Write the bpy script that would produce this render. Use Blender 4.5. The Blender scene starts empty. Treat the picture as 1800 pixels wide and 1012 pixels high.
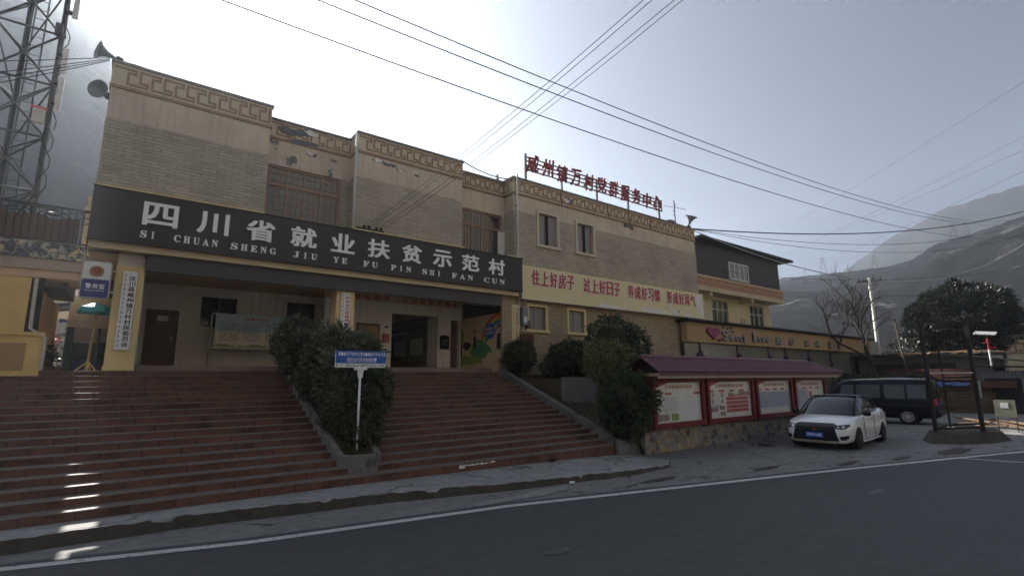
import bpy, math, random
import numpy as np
from mathutils import Vector, Matrix, noise
random.seed(7); RNG = np.random.default_rng(7)
scene = bpy.context.scene
COL = scene.collection
R = math.radians
PI = math.pi

# ------------------------------------------------------------------ camera
EYE = 2.05
PITCH = math.atan(160 / 890); YAW = R(52.8); ROLL = -math.atan(36 / 4950)
fw = Vector((math.cos(YAW) * math.cos(PITCH), math.sin(YAW) * math.cos(PITCH), math.sin(PITCH)))
rt0 = Vector((math.sin(YAW), -math.cos(YAW), 0)); up0 = rt0.cross(fw)
rt = math.cos(ROLL) * rt0 + math.sin(ROLL) * up0
up = -math.sin(ROLL) * rt0 + math.cos(ROLL) * up0
cam_d = bpy.data.cameras.new("camera"); cam = bpy.data.objects.new("camera", cam_d)
COL.objects.link(cam); scene.camera = cam
cam.matrix_world = Matrix(((rt.x, up.x, -fw.x, 0), (rt.y, up.y, -fw.y, 0), (rt.z, up.z, -fw.z, EYE), (0, 0, 0, 1)))
cam_d.sensor_width = 36; cam_d.lens = 890 / 1800 * 36
cam_d.clip_start = 0.1; cam_d.clip_end = 6000

# ------------------------------------------------------------------ world, sun, exposure
SUN_EL, SUN_AZ = R(31.6), R(96)
world = bpy.data.worlds.new("World"); scene.world = world; world.use_nodes = True
wn = world.node_tree
sky = wn.nodes.new('ShaderNodeTexSky'); sky.sky_type = 'NISHITA'; sky.sun_disc = False
sky.sun_elevation = SUN_EL; sky.sun_rotation = PI / 2 - SUN_AZ
sky.air_density = 1.0; sky.dust_density = 2.5; sky.ozone_density = 1.5; sky.altitude = 1300
hs_ = wn.nodes.new('ShaderNodeHueSaturation'); hs_.inputs['Saturation'].default_value = .62
wn.links.new(sky.outputs[0], hs_.inputs['Color']); # clear sky is deepest at about a right angle from the sun: grade the sky by the angle from it
tc_ = wn.nodes.new('ShaderNodeTexCoord'); dp = wn.nodes.new('ShaderNodeVectorMath'); dp.operation = 'DOT_PRODUCT'
dp.inputs[1].default_value = (math.cos(SUN_AZ) * math.cos(SUN_EL), math.sin(SUN_AZ) * math.cos(SUN_EL), math.sin(SUN_EL))
wn.links.new(tc_.outputs['Generated'], dp.inputs[0])
mr = wn.nodes.new('ShaderNodeMapRange'); mr.inputs[1].default_value = -1; mr.inputs[2].default_value = 1; wn.links.new(dp.outputs['Value'], mr.inputs[0])
cr_ = wn.nodes.new('ShaderNodeValToRGB'); el_ = cr_.color_ramp; el_.interpolation = 'B_SPLINE'
el_.elements[0].position = 0; el_.elements[0].color = (.9, .9, .9, 1); el_.elements[1].position = 1; el_.elements[1].color = (.80, .80, .80, 1)
for p_, c_ in ((.30, (.80, .80, .79)), (.55, (.115, .145, .185)), (.68, (.185, .207, .242)), (.80, (.19, .212, .245)), (.90, (.20, .215, .24)), (.965, (.45, .46, .48))):
    e_ = el_.elements.new(p_); e_.color = (*c_, 1)
wn.links.new(mr.outputs[0], cr_.inputs[0])
mx_ = wn.nodes.new('ShaderNodeMix'); mx_.data_type = 'RGBA'; mx_.blend_type = 'MULTIPLY'; mx_.inputs[0].default_value = 1
wn.links.new(hs_.outputs[0], mx_.inputs[6]); wn.links.new(cr_.outputs[0], mx_.inputs[7]); wn.links.new(mx_.outputs[2], wn.nodes['Background'].inputs[0])
wn.nodes['Background'].inputs[1].default_value = 0.072
sun_d = bpy.data.lights.new("sun", 'SUN'); sun = bpy.data.objects.new("sun", sun_d); COL.objects.link(sun)
sun_d.energy = 5.0; sun_d.angle = R(0.5); sun_d.color = (1.0, 0.955, 0.89)
sdir = Vector((math.cos(SUN_AZ) * math.cos(SUN_EL), math.sin(SUN_AZ) * math.cos(SUN_EL), math.sin(SUN_EL)))
sun.rotation_euler = sdir.to_track_quat('Z', 'Y').to_euler()
sun.location = sdir * 400
scene.view_settings.view_transform = 'Standard'; scene.view_settings.look = 'None'
scene.view_settings.gamma = 1; scene.view_settings.exposure = 1.88
cy = scene.cycles
cy.use_denoising = True
cy.volume_bounces = 1; cy.max_bounces = 6; cy.diffuse_bounces = 4; cy.glossy_bounces = 3; cy.transparent_max_bounces = 12
cy.sample_clamp_indirect = 6

# ------------------------------------------------------------------ materials
def _new(name):
    m = bpy.data.materials.new(name); m.use_nodes = True
    nt = m.node_tree; b = nt.nodes['Principled BSDF']
    return m, nt, b
def c4(c): return (c[0], c[1], c[2], 1)
def tcoord(nt, kind='Object', scale=(1, 1, 1)):
    t = nt.nodes.new('ShaderNodeTexCoord'); mp = nt.nodes.new('ShaderNodeMapping')
    mp.inputs['Scale'].default_value = scale
    nt.links.new(t.outputs[kind], mp.inputs[0]); return mp.outputs[0]
def tnoise(nt, vec, scale, detail=6, rough=0.6):
    n = nt.nodes.new('ShaderNodeTexNoise'); n.inputs['Scale'].default_value = scale
    n.inputs['Detail'].default_value = detail; n.inputs['Roughness'].default_value = rough
    nt.links.new(vec, n.inputs['Vector']); return n.outputs[0]
def ramp(nt, fac, a, b, ca=(0, 0, 0), cb=(1, 1, 1)):
    r = nt.nodes.new('ShaderNodeValToRGB'); e = r.color_ramp.elements
    e[0].position = a; e[1].position = b; e[0].color = c4(ca); e[1].color = c4(cb)
    nt.links.new(fac, r.inputs[0]); return r.outputs[0]
def mix(nt, fac, a, b, mode='MIX'):
    m = nt.nodes.new('ShaderNodeMix'); m.data_type = 'RGBA'; m.blend_type = mode
    for k, v in ((0, fac), (6, a), (7, b)):
        if isinstance(v, (int, float)): m.inputs[k].default_value = v
        elif isinstance(v, tuple): m.inputs[k].default_value = c4(v)
        else: nt.links.new(v, m.inputs[k])
    return m.outputs[2]
def bump(nt, b, h, strength=0.3, dist=0.02):
    n = nt.nodes.new('ShaderNodeBump'); n.inputs['Strength'].default_value = strength; n.inputs['Distance'].default_value = dist
    nt.links.new(h, n.inputs['Height']); nt.links.new(n.outputs[0], b.inputs['Normal'])
def sc(c, k): return tuple(min(1, x * k) for x in c)

def mat(name, base, rough=0.7, var=0.25, scale=3.0, fine=40.0, bmp=0.15, metal=0.0, spec=0.4, coat=0.0, streak=False):
    m, nt, b = _new(name)
    v = tcoord(nt, 'Object', (1, 1, .25) if streak else (1, 1, 1))
    n1 = tnoise(nt, v, scale); n2 = tnoise(nt, v, fine, 3)
    c = mix(nt, ramp(nt, n1, .3, .7), sc(base, 1 - var), sc(base, 1 + var))
    c = mix(nt, ramp(nt, n2, .35, .65), sc(base, .85), (1, 1, 1), 'MULTIPLY') if False else mix(nt, 0.35, c, mix(nt, n2, sc(base, .5), sc(base, 1.5)))
    nt.links.new(c, b.inputs['Base Color'])
    b.inputs['Roughness'].default_value = rough; b.inputs['Metallic'].default_value = metal
    b.inputs['Specular IOR Level'].default_value = spec; b.inputs['Coat Weight'].default_value = coat
    if bmp: bump(nt, b, n2, bmp, .01)
    return m

def peeling(name, base, patch, thr=.56, scale=2.0, rough=.85, edge=.02, second=None, var=.15, streak=None):
    """paint or plaster that has flaked off in patches with an outline of their own"""
    m, nt, b = _new(name)
    v = tcoord(nt)
    n0 = tnoise(nt, v, 1.3); n1 = tnoise(nt, v, scale, 8, .65); n2 = tnoise(nt, v, 30, 4)
    c = mix(nt, ramp(nt, n0, .3, .7), sc(base, 1 - var), sc(base, 1 + var))
    c = mix(nt, ramp(nt, n2, .3, .75), sc(base, .75), c) if False else mix(nt, .25, c, mix(nt, n2, sc(base, .4), sc(base, 1.5)))
    if streak:
        vs = tcoord(nt, 'Object', (6, 6, .35)); ns = tnoise(nt, vs, 1.2, 5)
        c = mix(nt, ramp(nt, ns, .52, .75, (0, 0, 0), (.7, .7, .7)), c, streak)
    pm = ramp(nt, n1, thr, thr + edge)
    pc = mix(nt, n2, sc(patch, .5), sc(patch, 1.5))
    c = mix(nt, pm, c, pc)
    if second:
        n3 = tnoise(nt, tcoord(nt, 'Object', (1.3, 1.3, 1.3)), scale * 1.7, 8, .7)
        c = mix(nt, ramp(nt, n3, thr + .03, thr + .06), c, second)
    nt.links.new(c, b.inputs['Base Color']); b.inputs['Roughness'].default_value = rough
    b.inputs['Specular IOR Level'].default_value = .25
    bump(nt, b, n2, .25, .012)
    return m

def brick(name, c1, c2, mortar, bw=.3, bh=.075, rough=.9, bumps=.5, ms=.012, var=.5, offs=.5, stain=0):
    m, nt, b = _new(name)
    t = nt.nodes.new('ShaderNodeTexCoord'); s = nt.nodes.new('ShaderNodeSeparateXYZ'); nt.links.new(t.outputs['Object'], s.inputs[0])
    ad = nt.nodes.new('ShaderNodeMath'); ad.operation = 'ADD'; nt.links.new(s.outputs[0], ad.inputs[0]); nt.links.new(s.outputs[1], ad.inputs[1])
    cb = nt.nodes.new('ShaderNodeCombineXYZ'); nt.links.new(ad.outputs[0], cb.inputs[0]); nt.links.new(s.outputs[2], cb.inputs[1])
    dn = nt.nodes.new('ShaderNodeTexNoise'); dn.inputs['Scale'].default_value = 6; nt.links.new(t.outputs['Object'], dn.inputs['Vector'])
    vm = nt.nodes.new('ShaderNodeVectorMath'); vm.operation = 'MULTIPLY_ADD'
    nt.links.new(dn.outputs['Color'], vm.inputs[0]); vm.inputs[1].default_value = (.02, .02, 0); nt.links.new(cb.outputs[0], vm.inputs[2])
    br = nt.nodes.new('ShaderNodeTexBrick'); br.offset = offs; br.inputs['Scale'].default_value = 1
    br.inputs['Brick Width'].default_value = bw; br.inputs['Row Height'].default_value = bh
    br.inputs['Mortar Size'].default_value = ms; br.inputs['Mortar Smooth'].default_value = .4
    br.inputs['Color1'].default_value = c4(c1); br.inputs['Color2'].default_value = c4(c2); br.inputs['Mortar'].default_value = c4(mortar)
    nt.links.new(vm.outputs[0], br.inputs['Vector'])
    v = tcoord(nt); n0 = tnoise(nt, v, .9, 4); n1 = tnoise(nt, v, 25, 4)
    ba = [(a + d) / 2 for a, d in zip(c1, c2)]
    c = mix(nt, .4 * var, br.outputs[0], mix(nt, ramp(nt, n0, .3, .7), sc(ba, .45), sc(ba, 1.4)))
    c = mix(nt, .35, c, mix(nt, n1, sc(ba, .4), sc(ba, 1.6)))
    if stain:
        sn = tnoise(nt, tcoord(nt, 'Object', (1.1, 1.6, 1.6)), 1.3, 9, .75)
        c = mix(nt, ramp(nt, sn, .47, .66, (0, 0, 0), (stain, stain, stain)), c, (.022, .018, .016))
    nt.links.new(c, b.inputs['Base Color']); b.inputs['Roughness'].default_value = rough
    b.inputs['Specular IOR Level'].default_value = .2
    h = mix(nt, .5, mix(nt, 1.0, (1, 1, 1), br.outputs['Fac'], 'SUBTRACT'), n1)
    bump(nt, b, h, bumps, .02)
    return m

def glass_mat(name, tint=(.02, .025, .03), rough=.04):
    m, nt, b = _new(name)
    v = tcoord(nt); n = tnoise(nt, v, 1.2, 3)
    nt.links.new(mix(nt, n, sc(tint, .6), sc(tint, 1.6)), b.inputs['Base Color'])
    nr = tnoise(nt, v, 5, 5); r = ramp(nt, nr, .35, .8, (rough,) * 3, (rough + .18,) * 3); nt.links.new(r, b.inputs['Roughness'])
    b.inputs['Specular IOR Level'].default_value = .6
    bump(nt, b, tnoise(nt, v, .8, 2), .03, .05)
    return m

def leaf_mat(name, dark, light, tint=(.1, .09, .02), tfrac=.0, rough=.42):
    m, nt, b = _new(name)
    a = nt.nodes.new('ShaderNodeAttribute'); a.attribute_name = 'leafval'
    c = mix(nt, a.outputs['Fac'], dark, light)
    if tfrac:
        c = mix(nt, ramp(nt, a.outputs['Fac'], 1 - tfrac, 1 - tfrac + .02), c, tint)
    nt.links.new(c, b.inputs['Base Color']); b.inputs['Roughness'].default_value = rough
    b.inputs['Specular IOR Level'].default_value = .35
    b.inputs['Transmission Weight'].default_value = 0
    ts = nt.nodes.new('ShaderNodeBsdfTranslucent'); nt.links.new(c, ts.inputs[0])
    ms = nt.nodes.new('ShaderNodeMixShader'); ms.inputs[0].default_value = .3
    out = nt.nodes['Material Output']
    nt.links.new(b.outputs[0], ms.inputs[1]); nt.links.new(ts.outputs[0], ms.inputs[2]); nt.links.new(ms.outputs[0], out.inputs[0])
    return m

def ground_mat(name, base, dark, light, s1=.5, s2=7, fine=90, rough=.85, crack=0.0, bmp=.4, stretch=(1, 1, 1), spec=.3, con=.5):
    m, nt, b = _new(name)
    v = tcoord(nt, 'Object', stretch)
    n0 = tnoise(nt, v, s1, 6, .65); n1 = tnoise(nt, v, s2, 8, .7); n2 = tnoise(nt, v, fine, 3, .8)
    c = mix(nt, ramp(nt, n0, .32, .68), dark, light)
    c = mix(nt, con, c, mix(nt, ramp(nt, n1, .36, .64), sc(base, .45), sc(base, 1.5)))
    c = mix(nt, .3, c, mix(nt, n2, sc(base, .2), sc(base, 1.8)))
    h = n2
    if crack:
        vo = nt.nodes.new('ShaderNodeTexVoronoi'); vo.feature = 'DISTANCE_TO_EDGE'; vo.inputs['Scale'].default_value = .55
        wv = nt.nodes.new('ShaderNodeVectorMath'); wv.operation = 'MULTIPLY_ADD'
        nn = nt.nodes.new('ShaderNodeTexNoise'); nn.inputs['Scale'].default_value = 1.8; nn.inputs['Detail'].default_value = 6
        nt.links.new(v, nn.inputs['Vector']); nt.links.new(nn.outputs['Color'], wv.inputs[0]); wv.inputs[1].default_value = (.9, .9, .9); nt.links.new(v, wv.inputs[2])
        nt.links.new(wv.outputs[0], vo.inputs['Vector'])
        cr = ramp(nt, vo.outputs['Distance'], .008, .035, (1, 1, 1), (0, 0, 0))
        gate = ramp(nt, n0, .45, .6)
        f = mix(nt, 1.0, cr, gate, 'MULTIPLY')
        c = mix(nt, f, c, sc(base, crack))
    nt.links.new(c, b.inputs['Base Color']); b.inputs['Roughness'].default_value = rough
    b.inputs['Specular IOR Level'].default_value = spec
    bump(nt, b, mix(nt, .5, n1, h), bmp, .012)
    return m

M = {}
M['brick'] = brick('split_stone_brick', (.54, .475, .37), (.31, .275, .22), (.15, .13, .105), .36, .09, bumps=1.0, var=.9)
M['brick_low'] = brick('tan_stone_brick', (.46, .36, .235), (.27, .21, .14), (.12, .095, .07), .24, .085, bumps=.7)
M['plaster'] = peeling('tan_plaster', (.57, .475, .36), (.16, .16, .16), .70, 1.4, streak=(.33, .27, .20))
M['plaster_peel'] = peeling('peeling_tan_plaster', (.56, .47, .36), (.14, .145, .16), .585, 2.1, streak=(.33, .28, .22))
M['fret_band'] = peeling('fret_band_plaster', (.55, .44, .30), (.2, .19, .18), .68, 2.0, streak=(.35, .28, .2))
M['fret'] = mat('fret_brown', (.27, .17, .10), .8, .3)
M['cream'] = mat('cream_paint', (.60, .50, .33), .75, .15, streak=True)
M['cream_wall'] = peeling('cream_wall', (.78, .72, .62), (.3, .27, .23), .72, 1.5, streak=(.40, .34, .25))
M['pillar'] = peeling('yellow_pillar_paint', (.70, .53, .27), (.42, .36, .28), .70, 1.8)
M['pale'] = mat('pale_wash', (.52, .47, .40), .8, .12)
M['orange_plaster'] = mat('orange_plaster', (.60, .42, .26), .8, .15)
M['mural_wall'] = peeling('mural_wall', (.60, .43, .25), (.45, .36, .27), .70, 1.0)
M['black_sign'] = mat('black_sign_sheet', (.027, .024, .026), .5, .12, 1.0, 20, .03, spec=.4, streak=True)
M['white_letter'] = mat('white_letter', (.90, .89, .86), .5, .05)
M['red_letter'] = mat('crimson_letter', (.42, .03, .06), .5, .15)
M['roof_red'] = mat('rooftop_letter_red', (.20, .010, .012), .5, .2)
M['yellow_sign'] = peeling('yellow_banner', (.70, .61, .36), (.80, .78, .75), .80, 1.0, .55, var=.05)
M['white'] = mat('white_paint', (.75, .74, .72), .55, .08)
M['flake'] = mat('flaked_white_backing', (.70, .68, .66), .7, .15)
M['dark_metal'] = mat('dark_metal', (.035, .033, .032), .55, .3, metal=.3)
M['steel'] = mat('galvanised_steel', (.34, .34, .35), .45, .25, metal=.6)
M['tower_steel'] = mat('tower_steel', (.055, .055, .055), .75, .25, metal=0, spec=.15)
M['pipe'] = mat('plastic_pipe', (.55, .53, .50), .5, .15)
M['fascia'] = mat('dark_fascia', (.055, .052, .055), .55, .15, 1.5, 30, .05, streak=True)
M['wood_frame'] = mat('brown_window_wood', (.25, .155, .10), .55, .3)
M['door'] = mat('brown_door', (.075, .035, .025), .45, .2)
M['glass'] = glass_mat('window_glass', (.15, .15, .145), .12)
M['glass_dark'] = glass_mat('dark_glass', (.015, .017, .02))
M['glass_green'] = glass_mat('green_glass', (.03, .06, .05))
M['glass_shop'] = glass_mat('shop_glass', (.13, .13, .115), .05)
M['curtain'] = mat('grey_curtain', (.24, .235, .23), .8, .2, streak=True)
M['void'] = mat('dark_interior', (.012, .012, .013), .9, .2)
M['trim_yellow'] = mat('window_trim_yellow', (.66, .52, .27), .7, .1)
M['trim_cream'] = mat('window_trim_cream', (.56, .49, .36), .7, .12)
M['tile'] = None
M['rust'] = mat('rusty_iron', (.018, .010, .009), .8, .45, 8, 60)
M['rail_brown'] = mat('balcony_sheet_brown', (.13, .075, .055), .6, .25, streak=True)
M['red_frame'] = mat('dark_red_frame', (.15, .017, .019), .5, .25)
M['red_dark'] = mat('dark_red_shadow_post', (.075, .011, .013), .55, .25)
M['roof_tile'] = mat('purple_red_roof', (.125, .045, .062), .45, .25)
M['poster'] = mat('poster_paper', (.62, .63, .60), .35, .08, coat=.6)
M['ink'] = mat('print_ink', (.20, .20, .22), .6, .2)
M['print_red'] = mat('print_red', (.45, .08, .08), .5, .2)
M['print_green'] = mat('print_green', (.20, .30, .07), .5, .5, 6)
M['print_blue'] = mat('print_blue', (.34, .38, .50), .5, .15)
M['print_photo'] = mat('print_photo', (.28, .20, .18), .5, .7, 9)
M['board_sky'] = mat('board_print_sky', (.40, .53, .56), .5, .2, 2)
M['board_cream'] = mat('board_print_cream', (.74, .66, .54), .5, .1, 2)
M['stained'] = peeling('stained_masonry', (.38, .27, .14), (.095, .088, .08), .44, 1.9, .95, .12, (.22, .21, .19))
M['concrete'] = peeling('old_concrete', (.20, .195, .185), (.30, .28, .25), .60, 2.0, .95, .1)
M['kerb_conc'] = peeling('kerb_concrete', (.17, .16, .15), (.075, .068, .060), .52, 3.5, .95, .12)
M['soil'] = ground_mat('dry_soil', (.10, .075, .05), (.06, .05, .035), (.14, .11, .07), 2, 12, 60, 1.0)
M['leaf'] = leaf_mat('shrub_leaf', (.024, .036, .018), (.17, .195, .11), (.20, .17, .05), .02)
M['leaf_grey'] = leaf_mat('dusty_shrub_leaf', (.034, .046, .028), (.25, .27, .19), (.22, .19, .07), .03)
M['leaf_dark'] = leaf_mat('dark_shrub_leaf', (.017, .029, .016), (.12, .15, .085))
M['leaf_yellow'] = leaf_mat('yellowing_leaf', (.06, .07, .03), (.30, .28, .14), (.28, .22, .08), .06)
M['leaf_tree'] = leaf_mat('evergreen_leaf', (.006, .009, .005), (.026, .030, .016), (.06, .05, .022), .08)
M['twig'] = mat('twig', (.05, .04, .03), .9, .3)
M['bark'] = mat('grey_bark', (.10, .085, .07), .9, .3)
M['bark_dark'] = mat('dark_bark', (.035, .028, .022), .9, .3)
M['tyre'] = mat('tyre_rubber', (.015, .015, .016), .8, .2)
M['alloy'] = mat('alloy', (.50, .50, .52), .3, .15, metal=.8)
M['car_white'] = mat('white_car_paint', (.78, .78, .78), .28, .04, 3, 60, 0, coat=.8)
M['car_black'] = mat('black_car_paint', (.010, .010, .012), .35, .1, 3, 60, 0, spec=.25, coat=.25)
M['van_navy'] = mat('navy_van_paint', (.005, .006, .012), .3, .1, 3, 60, 0, spec=.15, coat=.06)
M['car_glass'] = glass_mat('car_glass', (.010, .016, .016), .08)
M['plate_blue'] = mat('number_plate_blue', (.015, .10, .50), .4, .05)
M['tail_red'] = mat('tail_lamp_red', (.30, .012, .010), .25, .1, coat=.6)
M['gold'] = mat('tan_lip', (.40, .28, .13), .5, .1)
M['sign_blue'] = mat('street_sign_blue', (.008, .09, .38), .4, .06)
M['police_blue'] = mat('police_blue', (.016, .022, .16), .4, .08)
M['police_white'] = mat('police_white', (.62, .62, .60), .4, .08)
M['emblem'] = mat('emblem_gold', (.30, .15, .06), .4, .2)
M['emblem_red'] = mat('emblem_red', (.28, .05, .04), .4, .2)
M['teal'] = mat('teal_canvas', (.03, .30, .36), .6, .15)
_b = M['teal'].node_tree.nodes['Principled BSDF']
M['bamboo'] = mat('bamboo_pole', (.46, .38, .15), .5, .25, streak=True)
M['teal_post'] = mat('teal_post', (.035, .085, .085), .6, .2)
M['yellow_wall'] = peeling('ochre_wall', (.66, .46, .17), (.40, .28, .14), .70, 1.4)
M['ochre_dark'] = mat('ochre_panel', (.36, .23, .10), .8, .15)
M['balcony_peel'] = peeling('flaking_balcony', (.56, .45, .27), (.10, .105, .12), .50, 3.2, .9, .03, (.36, .34, .30))
M['beam_tan'] = mat('beam_tan', (.42, .33, .25), .8, .12)
M['shop_tan'] = mat('shop_sign_tan', (.36, .24, .125), .7, .12, 1.0, 30, .1, streak=True)
M['grey_letter'] = mat('grey_channel_letter', (.27, .28, .28), .45, .15)
M['letter_side'] = mat('letter_side_black', (.03, .03, .03), .6, .2)
M['heart'] = mat('magenta_heart', (.22, .012, .085), .45, .1)
M['clad'] = mat('dark_cladding', (.055, .055, .065), .5, .15, streak=True)
M['house_cream'] = peeling('house_cream', (.60, .52, .33), (.3, .27, .22), .72, 1.2, streak=(.45, .4, .3))
M['win_white'] = mat('white_window_frame', (.62, .62, .60), .5, .1)
M['win_green'] = mat('weathered_window_frame', (.42, .40, .30), .6, .2)
M['wire'] = mat('black_cable', (.012, .012, .013), .7, .2)
M['wire_pale'] = mat('pale_cable', (.35, .35, .35), .5, .2)
M['pole_conc'] = mat('concrete_pole', (.50, .49, .46), .8, .15)
M['timber'] = mat('old_timber', (.16, .105, .065), .85, .45, 3, 30)
M['timber_red'] = mat('red_timber', (.11, .04, .03), .8, .4)
M['tarp_blue'] = mat('blue_tarp', (.06, .09, .26), .6, .4, 3)
M['shed'] = mat('shed_grey', (.10, .095, .09), .85, .35)
M['shed_dark'] = mat('shed_dark', (.025, .024, .023), .9, .4)
M['shed_metal'] = mat('grey_sheet_metal', (.17, .18, .19), .55, .2, streak=True)
M['lamp_red'] = mat('lamp_red', (.38, .02, .03), .5, .15)
M['solar'] = mat('solar_back', (.30, .30, .29), .4, .1)
M['olive'] = mat('olive_board', (.17, .17, .12), .6, .25)
M['rain_red'] = mat('paint_red', (.42, .06, .04), .7, .1); M['rain_orange'] = mat('paint_orange', (.58, .22, .04), .7, .1)
M['rain_yellow'] = mat('paint_yellow', (.58, .44, .08), .7, .1); M['rain_green'] = mat('paint_green', (.07, .24, .07), .7, .15)
M['rain_blue'] = mat('paint_blue', (.04, .12, .42), .7, .1); M['paint_skin'] = mat('paint_skin', (.55, .36, .24), .7, .1)
M['paint_dark'] = mat('paint_dark', (.035, .03, .035), .7, .2); M['paint_pink'] = mat('paint_pink', (.42, .16, .15), .7, .2)
M['paint_olive'] = mat('paint_olive', (.24, .28, .07), .7, .2)

def tile_mat():
    """red glazed riser tiles with dark joints and grime"""
    m = brick('red_riser_tile', (.20, .098, .070), (.115, .062, .048), (.025, .018, .015), .58, 50, .65, .25, .022, 1.0, 0, stain=.75)
    return m
M['tile'] = tile_mat()
M['tread'] = ground_mat('dusty_tread', (.155, .122, .106), (.088, .067, .058), (.21, .172, .152), 1.2, 9, 70, .75, bmp=.2)
M['plaza'] = ground_mat('plaza_paving', (.24, .17, .145), (.17, .12, .10), (.28, .21, .18), 1.2, 9, 60, .8)
M['asphalt'] = ground_mat('asphalt', (.056, .055, .056), (.047, .047, .048), (.065, .064, .065), .35, 6, 32, .8, bmp=.5, spec=.35, stretch=(.6, 1, 1), con=.35)
M['shoulder'] = ground_mat('broken_concrete', (.175, .170, .164), (.085, .083, .080), (.265, .257, .245), .75, 5, 40, .9, .12, bmp=1.0, con=.6, stretch=(1, 1.6, 1))
M['sidewalk'] = ground_mat('sidewalk_concrete', (.25, .244, .235), (.15, .147, .143), (.34, .334, .32), .7, 4, 40, .9, .25, bmp=.6, con=.55, stretch=(1, 1.5, 1))
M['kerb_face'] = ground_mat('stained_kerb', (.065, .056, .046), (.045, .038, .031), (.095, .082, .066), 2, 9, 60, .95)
M['patch'] = ground_mat('cement_patch', (.22, .22, .21), (.19, .19, .18), (.26, .26, .25), 2, 9, 80, .9)
M['paint_line'] = peeling('road_paint', (.46, .46, .44), (.10, .10, .10), .57, 9.0, .8, .1)
M['ground'] = ground_mat('bare_ground', (.16, .14, .115), (.11, .10, .085), (.20, .18, .15), .02, .3, 5, .95)

def hill_mat(name, a, b_, rock):
    m, nt, b = _new(name)
    v = tcoord(nt); n0 = tnoise(nt, v, .012, 8, .65); n1 = tnoise(nt, v, .07, 10, .75)
    c = mix(nt, ramp(nt, n0, .42, .58), a, b_)
    c = mix(nt, ramp(nt, n1, .57, .66), c, rock)
    nt.links.new(c, b.inputs['Base Color']); b.inputs['Roughness'].default_value = .95
    b.inputs['Specular IOR Level'].default_value = .1
    bump(nt, b, n1, 1.0, 14.0)
    return m
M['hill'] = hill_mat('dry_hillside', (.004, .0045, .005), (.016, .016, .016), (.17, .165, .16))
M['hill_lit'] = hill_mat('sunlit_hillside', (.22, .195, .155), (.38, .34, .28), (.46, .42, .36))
M['hill_far'] = hill_mat('far_mountain', (.028, .030, .034), (.046, .048, .052), (.066, .068, .072))

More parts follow.
